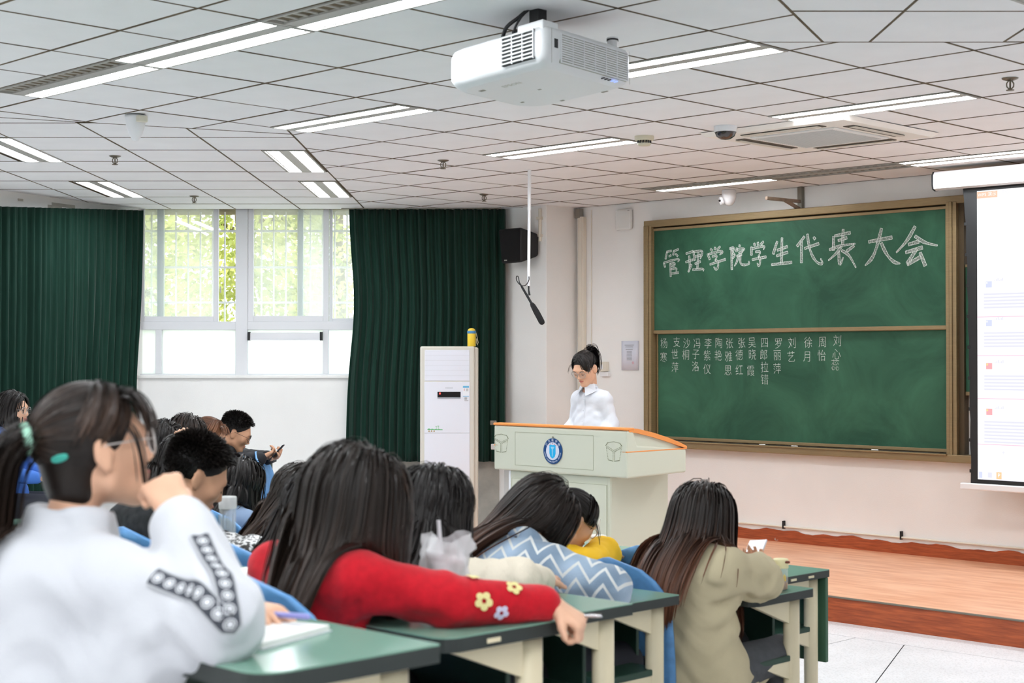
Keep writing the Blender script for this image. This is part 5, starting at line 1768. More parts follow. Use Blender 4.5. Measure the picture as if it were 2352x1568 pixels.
def person(label, root, rz, head, look=(0, 0, 0), arms=None, cloth=None, hair=None, s=1., male=False, skin=None, glasses=None, face=False, h=.0065, hc=.008, legs='sit', trousers=None, sh=None, drop=.055, seed=1, group=None, chest=None, hip=(0, .05, .50), kdx=0.):
    """head, elbows, wrists in the person's own frame: x right, y ahead, z up from the floor they stand or sit on"""
    t = empty('person', root, rz)
    tag(t, label, 'person', group)
    skin = skin or M_skin
    R = rotm(*[math.radians(a) for a in look])
    c = np.array(head, float)
    B = Shape()
    head_ops(B, c, R, s, male)
    nb = c + R @ v3(0, -.035, -.06) * s                       # top of the neck
    N = c + v3(0, -.075, -.125)
    if chest is not None: N = np.array(chest, float)
    B.cone(nb, N, (.050 if male else .041) * s, (.056 if male else .047) * s, .025)
    hip = np.array(hip, float)
    S1 = hip * .58 + N * .42 + v3(0, -.02, 0); S2 = hip * .2 + N * .8 + v3(0, -.02, 0)
    sw = sh or (.180 if male else .148)
    X = v3(1, 0, 0)
    shl = {'R': N + v3(sw, -.005, -drop), 'L': N + v3(-sw, -.005, -drop)}
    th = cloth.get('thin', 1.)
    def torso(S, g):
        S.cone(hip, S1, .105 + g, (.080 + g) * th, .05, X, 1.5 / th); S.cone(S1, S2, (.080 + g) * th, (.082 + g) * th, .05, X, 1.6 / th)
        S.cone(S2, N + v3(0, 0, -.05), (.082 + g) * th, (.055 + g) * th, .05, X, 1.5 / th)
        S.cone(shl['L'], shl['R'], .046 + g, .046 + g, .05)
    torso(B, -.008)
    arms = arms or {}
    for sd in 'RL':
        a = arms.get(sd) or {'e': shl[sd] + v3((.05 if sd == 'R' else -.05), .10, -.24), 'w': shl[sd] + v3((-.04 if sd == 'R' else .04), .30, -.27)}
        arms[sd] = a
        e, w = np.array(a['e'], float), np.array(a['w'], float)
        B.cone(shl[sd], e, .043, .036, .02); B.cone(e, w, .036, .024, .02)
        if a.get('hand', True):
            f = np.array(a.get('f', nrm(w - e))); n_ = np.array(a.get('n', (0, 0, -1.)))
            hand_ops(B, w + nrm(f) * .006, f, n_, 1 if sd == 'R' else -1, a.get('s', .95 if not male else 1.05), a.get('curl', (.35, .5, .4)), thumb=a.get('thumb', (.62, .62, .35)))
    fx = .10
    if legs == 'sit':
        kn = {q: np.array((.11 * q + hip[0] + kdx, hip[1] + .40, .50)) for q in (-1, 1)}
        for q in (-1, 1):
            B.cone(hip + v3(.09 * q, .02, -.03), kn[q], .075, .052, .03); B.cone(kn[q], kn[q] + v3(0, -.03, -.43), .05, .036, .02)
    else:
        for q in (-1, 1):
            B.cone(hip + v3(.085 * q, 0, -.06), v3(.085 * q, hip[1] + .01, .47), .075, .052, .03); B.cone(v3(.085 * q, hip[1] + .01, .47), v3(.085 * q, hip[1], .05), .05, .036, .02)
    V, F = B.mesh(h * 1.28)
    body = np_object('body', V, F, skin, t)
    # clothing
    cl = cloth
    C = Shape()
    g = cl.get('g', .012)
    torso(C, g)
    for sd in 'RL':
        a = arms[sd]; e, w = np.array(a['e'], float), np.array(a['w'], float)
        k = a.get('sleeve', .96)
        C.cone(shl[sd], e, .050 + g, .046 + g, .03)
        ew = e + (w - e) * k
        C.cone(e, ew, .046 + g, cl.get('cuff', .034) + g * .6, .02)
    if cl.get('collar'): cl['collar'](C, N, nb)
    if cl.get('extra'): cl['extra'](C, N, hip, arms)
    C.disp = wrinkles(cl.get('fold', .003), cl.get('ff', 1.), seed, [(np.array(arms[q]['e'], float), .13, .8) for q in 'RL'] + [(shl[q] * .75 + hip * .25, .12, .5) for q in 'RL'])
    # leave the neck opening free
    if cl.get('open', True): C.cone(nb + nrm(nb - N) * .03, N + v3(0, .022, .018), cl.get('neck', .056), cl.get('neck', .056) * .95, .012, sub=True)
    V, F = C.mesh(hc)
    garment = np_object(cl.get('name', 'sweater'), V, F, cl['mat'], t)
    Tm = trousers or mat('dark trousers', rgb(44, 46, 54), .8)
    J = Shape()
    if legs == 'sit':
        J.cone(hip + v3(0, 0, -.02), hip + v3(0, .06, -.04), .115, .10, .04, X, 1.5)
        for q in (-1, 1):
            J.cone(hip + v3(.09 * q, .02, -.02), kn[q], .090, .068, .03); J.cone(kn[q], kn[q] + v3(0, -.03, -.41), .066, .058, .02)
            J.cone(kn[q] + v3(0, -.03, -.44), kn[q] + v3(0, .10, -.455), .04, .034, .02)
    else:
        J.cone(hip + v3(0, 0, .03), hip + v3(0, 0, -.06), .108, .105, .04, X, 1.45)
        for q in (-1, 1):
            J.cone(hip + v3(.085 * q, 0, -.06), v3(.085 * q, hip[1] + .01, .47), .090, .072, .03); J.cone(v3(.085 * q, hip[1] + .01, .47), v3(.085 * q, hip[1], .06), .072, .065, .02)
            J.cone(v3(.085 * q, hip[1], .045), v3(.085 * q, hip[1] + .15, .04), .042, .035, .02)
    V, F = J.mesh(.018)
    np_object('trousers', V, F, Tm, t)
    # hair
    solid = Shape()
    torso(solid, g)
    solid.cone(nb, N, .050, .055, .03)
    make_hair('hair', hair, c, R, s, solid, t, seed)
    if glasses: make_glasses(c, R, s, t, glasses)
    if face: face_parts(c, R, s, t, face == 'down')
    return dict(t=t, c=c, R=R, N=N, C=C, B=B, garment=garment, arms=arms, shl=shl, hair=hair, nb=nb, body=body)
# ------------------------------------------------------------------ people
def seatv(k): return (ROWV[k - 1] if k else ROWV[0] - .78) + .27
def frame(U, k):
    v = seatv(k); f = ROWF[k]
    return uvw(U, v, f), (lambda u, vv, z: v3(u - U, vv - v, z - f))
def collar_band(r=.066, t=.013, dz=.012, dy=.010):
    def fn(C, N, nb):
        ax = nrm(nb - N)
        C.torus(N + ax * dz + v3(0, dy, 0), ax, r, t, .012)
    return fn
def collar_stand(r=.070, t=.012, hgt=.05):
    def fn(C, N, nb):
        ax = nrm(nb - N + v3(0, -.02, 0))
        for q in range(4): C.torus(N + ax * (.005 + hgt * q / 3) + v3(0, .008, 0), ax, r - .004 * q, t, .014)
    return fn
M_jacket = mat('white jacket', rgb(204, 206, 211), .8, .2, sheen=.2, bump=.10, bscale=240)
M_red = mat('red knit', rgb(190, 18, 34), .85, .2, sheen=.15, bump=.25, bscale=300, var=.08, scale=60)
M_cream = mat('cream knit', rgb(232, 222, 202), .85, .2, bump=.35, bscale=160, stretch=(1, 1, .25))
M_yel = mat('yellow jacket', rgb(240, 190, 40), .8, .2)
M_khaki = mat('khaki cotton', rgb(196, 184, 152), .8, .25, bump=.08, bscale=300)
M_shirt = mat('white shirt', rgb(218, 222, 230), .7, .25)
M_black = mat('black jacket', rgb(30, 31, 36), .7, .3)
M_camo = mat('dark camouflage', rgb(46, 48, 50), .8, .2, col2=rgb(26, 27, 29), scale=26)
M_bluet = mat('blue top', rgb(66, 116, 200), .8)
M_grey = mat('grey blue top', rgb(120, 140, 168), .85)
M_jean = mat('grey jeans', rgb(76, 78, 82), .85, var=.1, scale=40)

def zigzag_material():
    """soft blue knit with white zigzag lines running round the body"""
    m = bpy.data.materials.new('blue zigzag knit')
    N, L = nodes(m)
    b = N['Principled BSDF']; b.inputs['Roughness'].default_value = .9; b.inputs['Sheen Weight'].default_value = .3
    tc = N.new('ShaderNodeTexCoord'); sp = N.new('ShaderNodeSeparateXYZ'); L.new(tc.outputs['Object'], sp.inputs[0])
    def M(op, a, c=None, v=None):
        n = N.new('ShaderNodeMath'); n.operation = op
        for i, q in enumerate((a, c)):
            if q is None: continue
            if isinstance(q, (int, float)): n.inputs[i].default_value = q
            else: L.new(q, n.inputs[i])
        return n.outputs[0]
    run = M('ADD', sp.outputs[0], M('MULTIPLY', sp.outputs[1], .55))
    tri = M('PINGPONG', M('ADD', M('MULTIPLY', run, 1.0), 10.0), .052)
    hgt = M('ADD', M('ADD', sp.outputs[2], M('MULTIPLY', sp.outputs[1], .42)), M('MULTIPLY', tri, 1.15))
    band = M('ABSOLUTE', M('SUBTRACT', M('PINGPONG', M('ADD', hgt, 9.978), .060), .030))
    line = M('LESS_THAN', band, .0075)
    n = N.new('ShaderNodeTexNoise'); n.inputs['Scale'].default_value = 5
    L.new(tc.outputs['Object'], n.inputs['Vector'])
    r = N.new('ShaderNodeValToRGB'); r.color_ramp.elements[0].color = rgb(128, 150, 172); r.color_ramp.elements[1].color = rgb(176, 198, 220)
    r.color_ramp.elements[0].position = .4; r.color_ramp.elements[1].position = .6
    L.new(n.outputs['Fac'], r.inputs['Fac'])
    mx = N.new('ShaderNodeMixRGB'); mx.inputs[2].default_value = rgb(226, 228, 226)
    L.new(line, mx.inputs[0]); L.new(r.outputs['Color'], mx.inputs[1]); L.new(mx.outputs[0], b.inputs['Base Color'])
    n2 = N.new('ShaderNodeTexNoise'); n2.inputs['Scale'].default_value = 320; bp = N.new('ShaderNodeBump'); bp.inputs['Strength'].default_value = .3; bp.inputs['Distance'].default_value = .01
    L.new(tc.outputs['Object'], n2.inputs['Vector']); L.new(n2.outputs['Fac'], bp.inputs['Height']); L.new(bp.outputs['Normal'], b.inputs['Normal'])
    return m
M_zig = zigzag_material()
GOLD = ('gold', rgb(196, 160, 110), .8); CLEAR = ('clear', rgb(214, 208, 204), .2); BLACKG = ('black', rgb(32, 30, 30), .1); SILV = ('silver', rgb(170, 168, 166), .8)

# girl in the white jacket with a ponytail
def drape(C, N, hip, arms):
    """loose jacket cloth hanging between the body and the propped elbow"""
    e = np.array(arms['R']['e'], float)
    C.cone(N + v3(.13, .0, -.22), e + v3(-.10, -.04, -.055), .085, .06, .06)
    C.cone(N + v3(.10, .0, -.34), e + v3(-.16, -.06, -.12), .10, .07, .06)
ro, L_ = frame(-2.53, 0)
fg = person('girl in white jacket, ponytail in a mint band, hand on her mouth', ro, UVROT, (0, .164, 1.078), (-11, -7, -3), chest=(0, .105, .908),
    arms={'R': dict(e=L_(-2.14, 1.455, 1.243), w=L_(-2.335, 1.505, 1.392), f=v3(-.72, .05, .66), n=v3(-.45, .35, -.75), curl=(1.15, 1.25, .7), thumb=(.75, .35, .55), sleeve=.86, s=1.02),
          'L': dict(e=L_(-2.62, 1.56, 1.225), w=L_(-2.385, 1.66, 1.215), f=v3(.92, .30, -.08), n=v3(0, 0, -1), curl=(.45, .7, .5), sleeve=.95)},
    cloth=dict(mat=M_jacket, g=.026, cuff=.042, name='jacket', fold=.0055, ff=.72, neck=.060, extra=drape, collar=collar_stand(.078, .012, .05)),
    hair=dict(style='tail', mat=H_dark, nape=True, low=.15, tie=v3(.06, -.99, .02), tail_dir=v3(-.1, -.95, .05), sweep=(240, .13), tail_len=.36, tail_n=1500, tail_stiff=.62, tail_r=.013, n=4200, w=.0028, cap=.008, fringe=(90, .095, (.05, .14, 0)), bias=lambda t: (-.05, -.05, 0), locks=[([(.80, .50, .12), (.84, .42, .05)], (.05, .15, -1), .14, 9, (.0, .03, 0))]),
    glasses=CLEAR, face='down', h=.0048, hc=.0075, seed=11, hip=(.0, .0, .50))

# girl in the red sweater
ro, L_ = frame(-2.76, 1)
red = person('girl in a red sweater with flowers on the sleeve, leaning on the desk', ro, UVROT, L_(-2.745, 2.25, 1.347), (-24, 4, 0),
    arms={'R': dict(e=L_(-2.50, 2.325, 1.135), w=L_(-2.405, 2.53, 1.118), f=v3(.72, .45, -.50), n=v3(-.5, -.1, -.8), curl=(1.1, 1.2, .8), sleeve=.92),
          'L': dict(e=L_(-3.0, 2.36, 1.14), w=L_(-2.86, 2.52, 1.115), f=v3(.7, .6, 0), n=v3(0, 0, -1))},
    chest=L_(-2.80, 2.175, 1.235), cloth=dict(mat=M_red, g=.012, thin=.78, fold=.003, ff=.8, collar=collar_band(.072, .014)),
    hair=dict(style='long', mat=H_dark, length=.50, n=4200, w=.0028, volume=.016, part=.1, back=.65, drift=.05, until=.15, cling=.3, gather=3.0, bias=lambda t: (.0, -.10 * (1 - t), 0), fringe=(120, .09, (.05, .1, 0))),
    glasses=GOLD, face='down', h=.0055, hc=.0072, seed=12, hip=(-.04, .14, .50))

# girl in the cream cardigan
ro, L_ = frame(-3.30, 2)
cream = person('girl in a cream cardigan with straight black hair, seen from behind', ro, UVROT, L_(-3.314, 3.0, 1.236), (4, 14, 0), chest=L_(-3.314, 2.925, 1.10),
    arms={'R': dict(e=L_(-3.06, 3.08, 1.045), w=L_(-3.14, 3.26, 1.02), f=v3(-.5, .8, 0)), 'L': dict(e=L_(-3.56, 3.10, 1.045), w=L_(-3.42, 3.25, 1.02), f=v3(.8, .5, 0))},
    cloth=dict(mat=M_cream, g=.020, fold=.003, collar=collar_band(.074, .016)),
    hair=dict(style='long', mat=H_black, length=.44, n=3800, w=.0030, volume=.014, back=.3, until=.25, gather=.5, bias=lambda t: (.02, -.12 * (1 - t), 0)), seed=13, hip=(0, .10, .50))

# girl in the zigzag sweater
ro, L_ = frame(-3.60, 3)
zig = person('girl in a blue and white zigzag sweater bent over the desk', ro, UVROT, L_(-3.605, 3.76, 1.140), (2, 26, 14), chest=L_(-3.60, 3.64, 1.045),
    arms={'R': dict(e=L_(-3.265, 3.70, .940), w=L_(-3.42, 3.88, .92), f=v3(-.7, .7, 0)), 'L': dict(e=L_(-3.86, 3.80, .945), w=L_(-3.72, 3.95, .92), f=v3(.7, .6, 0))},
    cloth=dict(mat=M_zig, g=.026, fold=.002, collar=collar_band(.074, .018)),
    hair=dict(style='long', mat=H_brown, length=.54, n=4200, w=.0030, volume=.018, part=.35, back=.65, stiff=.66, gather=1.2, drift=-.14, until=.15, cling=.3, bias=lambda t: (-.72 + .4 * t, -.35 + .2 * t, 0)), seed=14)

# girl in the yellow jacket
ro, L_ = frame(-4.24, 4)
yel = person('girl in a yellow jacket bent over the desk beside the red cup', ro, UVROT, L_(-4.18, 4.52, 1.03), (-14, 30, 4),
    arms={'R': dict(e=L_(-4.14, 4.66, .885), w=L_(-4.24, 4.80, .87), f=v3(-.6, .8, 0)), 'L': dict(e=L_(-4.58, 4.58, .89), w=L_(-4.42, 4.76, .87), f=v3(.7, .6, 0))},
    cloth=dict(mat=M_yel, g=.024, fold=.003, name='jacket', collar=collar_band()),
    hair=dict(style='tail', mat=H_black, tie=v3(0, -.9, .35), tail_len=.2, tail_n=300, n=1800, w=.0038, sweep=(160, .13), locks=[([(.8, .45, .1)], (.1, .4, -1), .10, 5, (0, .1, 0))]), glasses=GOLD, face='down', h=.0075, hc=.009, seed=15)

# woman in the khaki coat
ro, L_ = frame(-3.47, 4)
def coat(C, N, hip, arms):
    C.cone(hip + v3(0, -.03, .06), hip + v3(.02, -.06, -.14), .125, .155, .05, v3(1, 0, 0), 1.45)
    C.cone(hip + v3(.08, .02, -.02), hip + v3(.06, .25, -.03), .105, .085, .05)
    C.cone(hip + v3(-.10, .02, -.02), hip + v3(-.12, .25, -.02), .105, .09, .05)
    C.cone(hip + v3(.08, .0, -.10), hip + v3(.13, .16, -.22), .09, .07, .05)
    ax = v3(0, -.1, 1)
    C.torus(N + v3(0, .0, .0), ax, .085, .022, .02)
khaki = person('woman in a khaki coat with long brown hair, holding a phone', ro, UVROT, L_(-3.475, 4.46, 1.092), (-4, 14, 2), chest=L_(-3.46, 4.385, .975),
    arms={'R': dict(e=L_(-3.275, 4.53, .885), w=L_(-3.40, 4.68, .905), f=v3(-.62, .75, .12), n=v3(.05, -.45, .88), curl=(.7, .8, .6), sleeve=.97), 'L': dict(e=L_(-3.70, 4.55, .875), w=L_(-3.52, 4.68, .86), f=v3(.8, .5, .1))},
    cloth=dict(mat=M_khaki, g=.030, fold=.0065, ff=.75, name='coat', extra=coat, open=True),
    hair=dict(style='long', mat=H_brown, length=.49, n=4200, w=.0029, volume=.016, part=-.1, back=.5, drift=.03, until=.15, cling=.3, gather=.4, bias=lambda t: (-.05, -.12 * (1 - t), 0)), trousers=M_jean, kdx=-.02, seed=16, hip=(0, .07, .50))

# girl in white behind the red sweater
ro, L_ = frame(-3.86, 2)
person('girl in a white top with black hair, half hidden behind the red sweater', ro, UVROT, L_(-3.80, 2.95, 1.19), (0, 24, 0),
    arms={'R': dict(e=L_(-3.64, 3.08, 1.045), w=L_(-3.74, 3.24, 1.02), f=v3(-.6, .7, 0)), 'L': dict(e=L_(-4.12, 3.08, 1.045), w=L_(-3.96, 3.22, 1.02), f=v3(.8, .5, 0))},
    cloth=dict(mat=M_shirt, g=.016, fold=.003, collar=collar_band(), name='shirt'),
    hair=dict(style='long', mat=H_black, length=.33, n=2400, w=.0036, volume=.014, gather=2.2, bias=lambda t: (.0, -.05, 0)), h=.0085, hc=.010, seed=17)

# short haired boy reading
ro, L_ = frame(-4.32, 2)
person('boy with short black hair in a dark jacket, head bent down', ro, UVROT, L_(-4.335, 2.86, 1.285), (-20, 30, 0), chest=L_(-4.38, 2.735, 1.185), male=True, s=1.06,
    arms={'R': dict(e=L_(-4.47, 2.93, 1.05), w=L_(-4.50, 3.12, 1.02), f=v3(-.6, .7, 0)), 'L': dict(e=L_(-4.74, 2.93, 1.05), w=L_(-4.62, 3.14, 1.02), f=v3(.8, .5, 0))},
    cloth=dict(mat=M_camo, g=.020, fold=.003, collar=collar_band(.07, .014), name='jacket'), skin=M_skin2,
    hair=dict(style='short', mat=H_black, n=9000, cap=.003, low=-.12), face='down', h=.006, seed=18, sh=.145)

# long brown haired girl
ro, L_ = frame(-4.66, 3)
person('girl with long dark brown hair behind the small paper cup', ro, UVROT, L_(-4.80, 3.66, 1.13), (0, 16, -8),
    cloth=dict(mat=M_camo, g=.014, fold=.003, collar=collar_band()),
    arms={'R': dict(e=L_(-4.45, 3.74, .95), w=L_(-4.55, 3.92, .92), f=v3(-.6, .7, 0)), 'L': dict(e=L_(-4.98, 3.74, .95), w=L_(-4.80, 3.92, .92), f=v3(.7, .6, 0))},
    hair=dict(style='long', mat=H_dark, length=.42, n=3000, w=.0034, volume=.016, part=.2, back=.6, gather=1.5, drift=-.10, bias=lambda t: (-.45 + .3 * t, -.2 + .1 * t, 0)), h=.0085, hc=.010, seed=19)

# dark haired girl further in, and a second dark head beside the boy
ro, L_ = frame(-6.30, 4)
person('girl with straight black hair behind the glass bottle', ro, UVROT, L_(-6.30, 4.42, 1.06), (-10, 16, 0),
    cloth=dict(mat=M_grey, g=.014, fold=.003, collar=collar_band()),
    hair=dict(style='long', mat=H_black, length=.36, n=1800, w=.0046, volume=.016, bias=lambda t: (0, -.1, 0)), h=.009, hc=.011, seed=20)
ro, L_ = frame(-5.62, 3)
person('girl with dark hair just behind the short haired boy', ro, UVROT, L_(-5.62, 3.64, 1.215), (-20, 14, 0),
    cloth=dict(mat=M_black, g=.014, fold=.003, collar=collar_band()),
    hair=dict(style='bob', mat=H_black, length=.24, n=1800, w=.0046, volume=.012), h=.009, hc=.011, seed=21)

# the window block: facing the lectern from the side
RZ = -PI / 2
def side(x, y): return (x, y, .2)
ro = side(-2.02, 10.5)
boyg = person('boy with glasses in a black jacket looking at his phone', ro, RZ, (0, .14, .972), (6, 26, 0), male=True, s=1.04,
    arms={'R': dict(e=v3(.24, .12, .78), w=v3(.06, .32, .80), f=v3(-.45, .75, .3), n=v3(-.5, -.2, .8), curl=(.6, .8, .6)), 'L': dict(e=v3(-.24, .14, .78), w=v3(-.04, .36, .80), f=v3(.45, .8, .2), n=v3(.5, -.2, .8), curl=(.6, .8, .6))},
    cloth=dict(mat=M_black, g=.024, fold=.003, collar=collar_stand(.072, .013, .03), name='jacket'), skin=M_skin2,
    hair=dict(style='short', mat=H_black, n=5500, cap=.003, low=-.1), glasses=BLACKG, face='down', h=.007, hc=.010, seed=22)
ro = side(-2.10, 9.98)
person('girl with a chestnut ponytail and glasses beside the boy with a phone', ro, RZ, (0, .14, .975), (4, 20, 0),
    cloth=dict(mat=M_shirt, g=.014, fold=.003, collar=collar_band(), name='shirt'),
    arms={'R': dict(e=v3(.22, .12, .78), w=v3(.06, .34, .79), f=v3(-.4, .8, 0)), 'L': dict(e=v3(-.22, .12, .78), w=v3(-.04, .34, .79), f=v3(.4, .8, 0))},
    hair=dict(style='tail', mat=H_red, tie=v3(0, -.97, .12), tail_dir=v3(0, -.5, -.9), tail_len=.2, tail_n=320, n=1800, w=.003, cap=.004, sweep=(160, .12), fringe=(60, .07, (0, .1, 0))), glasses=SILV, face='down', h=.007, hc=.010, seed=23)
ro = side(-2.08, 9.3)
person('girl with brown hair partly hidden behind the chestnut ponytail', ro, RZ, (0, .12, 1.01), (0, 24, 0),
    cloth=dict(mat=M_grey, g=.014, fold=.003, collar=collar_band()),
    hair=dict(style='bob', mat=H_brown, length=.26, n=1300, w=.0048, volume=.012), h=.009, hc=.011, seed=24)
ro = side(-2.04, 8.5)
person('girl with black hair resting a hand on her head', ro, RZ, (0, .12, 1.0), (-14, 30, 6),
    arms={'R': dict(e=v3(.27, .30, .89), w=v3(.135, .24, 1.02), f=v3(-.62, -.1, .62), n=v3(-.5, .1, -.6), curl=(.45, .5, .4)), 'L': dict(e=v3(-.22, .12, .78), w=v3(-.05, .34, .79), f=v3(.4, .8, 0))},
    cloth=dict(mat=M_black, g=.014, fold=.003, collar=collar_band()),
    hair=dict(style='bob', mat=H_black, length=.27, n=1800, w=.0046, volume=.014), face='down', h=.0065, hc=.010, seed=25)
ro = side(-3.45, 10.5)
person('girl in a blue top with shoulder-length hair and glasses, facing the front', ro, -PI / 2 - .12, (0, .06, 1.125), (-6, 0, 0),
    cloth=dict(mat=M_bluet, g=.014, fold=.003, collar=collar_band()),
    hair=dict(style='bob', mat=H_black, length=.30, n=1900, w=.0044, volume=.012, back=1.0, bias=lambda t: (0, -.35 * (1 - t), 0)), glasses=SILV, face='open', h=.0065, hc=.010, seed=26)

# the woman at the lectern
spk = person('woman in a white shirt standing at the lectern, looking down', (.545, 11.02, .158), 3 * PI / 4, (0, .03, 1.452), (6, 30, 0), chest=(0, -.028, 1.29), legs='stand', hip=(0, -.01, .92),
    arms={'R': dict(e=v3(.175, -.05, 1.05), w=v3(.19, .14, .93), f=v3(-.1, .9, -.3), sleeve=.98), 'L': dict(e=v3(-.175, -.06, 1.05), w=v3(-.17, .12, .92), f=v3(.1, .9, -.3), sleeve=.98)},
    sh=.118, drop=.06, cloth=dict(mat=M_shirt, g=.003, cuff=.042, name='shirt', fold=.0016, ff=.9, neck=.046, collar=collar_band(.052, .008, .026)),
    hair=dict(style='tail', mat=H_black, tie=v3(0, -.80, .60), tail_dir=v3(0, -.9, .25), tail_len=.21, tail_n=520, n=3000, w=.0026, cap=.004, tail_stiff=.72, sweep=(360, .14), part=.12, locks=[([(.75, .55, .25), (-.75, .5, .25)], (.0, .3, -1), .07, 8, (0, .05, 0))]), glasses=SILV, face='down', h=.0045, hc=.0065, seed=27, trousers=mat('black trousers', rgb(30, 30, 34), .8))
# ------------------------------------------------------------------ hair bands, trims and small parts of the people
def snap(C, P, off):
    P = np.array(P, float)
    for _ in range(6):
        d = C.ev(P); g = C.grad(P)
        P = P - g * (d - off)[:, None]
    return P
M_mint = mat('mint band', rgb(172, 224, 198), .6); M_teal = mat('teal clip', rgb(64, 176, 160), .3)
tp, td = fg['hair']['_tie']
b = MB()
a1 = Vector(td).orthogonal().normalized(); a2 = Vector(td).cross(a1)
ring = [Vector(tp) - Vector(td) * .004 + (a1 * math.cos(q) + a2 * math.sin(q)) * .021 for q in np.linspace(0, 2 * PI, 25)]
b.tube(ring, [.0095 + .002 * math.sin(k * 3.1) for k in range(25)], 10, caps=False)
b.build('hair_band', M_mint, fg['t'])
hc_ = fg['c']; HR = fg['R']
def on_head(q, o): return hc_ + HR @ (CR_C + np.array(q) * (CR_R + o))
loop = []
for q in np.linspace(0, 2 * PI, 21):
    p = nrm(v3(.66, -.68 + .20 * math.cos(q), -.42 + .09 * math.cos(q) + .05 * math.sin(q)))
    loop.append(on_head(p, .017))
MB().tube(loop, .0032, 8, caps=False).build('hair_clip', M_teal, fg['t'])
MB().tube([on_head(nrm(v3(.66, -.86, -.50)), .018), on_head(nrm(v3(.66, -.50, -.34)), .018)], .0022, 8).build('hair_pin', M_teal, fg['t'])

def band_mat():
    """woven tape: charcoal with pale rings and pale edges"""
    m = bpy.data.materials.new('woven sleeve tape')
    N, L = nodes(m)
    b = N['Principled BSDF']; b.inputs['Roughness'].default_value = .85
    u = N.new('ShaderNodeAttribute'); u.attribute_name = 'bu'
    v = N.new('ShaderNodeAttribute'); v.attribute_name = 'bv'
    def M(op, a, c):
        n = N.new('ShaderNodeMath'); n.operation = op
        for i, q in enumerate((a, c)):
            if isinstance(q, (int, float)): n.inputs[i].default_value = q
            else: L.new(q, n.inputs[i])
        return n.outputs[0]
    uu = M('SUBTRACT', M('PINGPONG', u.outputs['Fac'], .024), .012)
    r = M('SQRT', M('ADD', M('MULTIPLY', uu, uu), M('MULTIPLY', M('MULTIPLY', v.outputs['Fac'], v.outputs['Fac']), .9)), 0)
    ringm = M('LESS_THAN', r, .0095)
    hole = M('LESS_THAN', M('ABSOLUTE', M('SUBTRACT', r, .0062), 0), .0012)
    edge = M('GREATER_THAN', M('ABSOLUTE', v.outputs['Fac'], 0), .0155)
    msk = M('MAXIMUM', M('SUBTRACT', ringm, hole), M('MULTIPLY', edge, .6))
    mx = N.new('ShaderNodeMixRGB'); mx.inputs[1].default_value = rgb(64, 68, 76); mx.inputs[2].default_value = rgb(222, 224, 228)
    L.new(msk, mx.inputs[0]); L.new(mx.outputs[0], b.inputs['Base Color'])
    return m
def surface_strip(C, path, w, nrm_hint, off, n=60, m_=7):
    path = [np.array(p, float) for p in path]
    ln = np.cumsum([0] + [np.linalg.norm(path[i + 1] - path[i]) for i in range(len(path) - 1)])
    t = np.linspace(0, ln[-1], n)
    c = np.stack([np.interp(t, ln, [p[k] for p in path]) for k in range(3)], 1)
    for _ in range(3): c[1:-1] = (c[:-2] + c[1:-1] * 2 + c[2:]) / 4
    c = snap(C, c, off)
    T = np.gradient(c, axis=0); T /= np.linalg.norm(T, axis=1, keepdims=True)
    g = C.grad(c); B = np.cross(T, g); B /= np.linalg.norm(B, axis=1, keepdims=True)
    vv = np.linspace(-w / 2, w / 2, m_)
    P = (c[:, None] + B[:, None] * vv[None, :, None]).reshape(-1, 3)
    P = snap(C, P, off)
    P += wr(P)[:, None] * -C.grad(P) if wr else 0
    ids = np.arange(n * m_).reshape(n, m_)
    F = np.stack([ids[:-1, :-1], ids[:-1, 1:], ids[1:, 1:], ids[1:, :-1]], -1).reshape(-1, 4)
    u = np.repeat(np.r_[0, np.cumsum(np.linalg.norm(np.diff(c, axis=0), axis=1))], m_)
    return P, F, u, np.tile(vv, n)
wr = fg['C'].disp
e_, w_ = fg['arms']['R']['e'], fg['arms']['R']['w']; s_ = fg['shl']['R']
P, F, u, v = surface_strip(fg['C'], [s_ * .55 + e_ * .45 + v3(.06, -.04, .05), s_ * .15 + e_ * .85 + v3(.06, -.05, .05), e_ + v3(.08, -.03, .0), e_ * .75 + w_ * .25 + v3(.07, -.02, .03), e_ * .4 + w_ * .6 + v3(.05, -.02, .05)], .038, None, .0045)
np_object('sleeve_tape', P, F, band_mat(), fg['t'], {'bu': u, 'bv': v})

# flowers knitted on the red sleeve
wr = red['C'].disp
def flower(C, p, rad, m, par, name='knit_flower'):
    b = MB()
    g = C.grad(np.array([p]))[0]
    a = np.cross(g, v3(0, 0, 1)); a = nrm(a); bb = np.cross(g, a)
    for k in range(5):
        w = k * 2 * PI / 5 + .3
        cen = p + (a * math.cos(w) + bb * math.sin(w)) * rad
        ring = [cen] + [cen + (a * math.cos(q) + bb * math.sin(q)) * rad * .66 for q in np.linspace(0, 2 * PI, 11)[:-1]]
        R_ = snap(C, np.array(ring), .0042); R_ = R_ - C.grad(R_) * wr(R_)[:, None]
        b.add(R_, [(0, 1 + i, 1 + (i + 1) % 10) for i in range(10)], 0, True)
    return b.build(name, m, par)
M_fy = mat('pale yellow knit', rgb(226, 214, 150), .9); M_fl = mat('lavender knit', rgb(212, 204, 226), .9)
e_, w_ = red['arms']['R']['e'], red['arms']['R']['w']
for f_, off_, rad, m_ in ((.50, v3(.0, -.08, .012), .0135, M_fy), (.66, v3(.03, -.08, -.014), .0115, M_fl), (.72, v3(.02, -.05, .05), .012, M_fy), (.38, v3(-.01, -.05, .07), .010, M_fy)):
    p = np.array(e_) * (1 - f_) + np.array(w_) * f_ + off_
    p = snap(red['C'], p[None], .004)[0]
    flower(red['C'], p, rad, m_, red['t'])

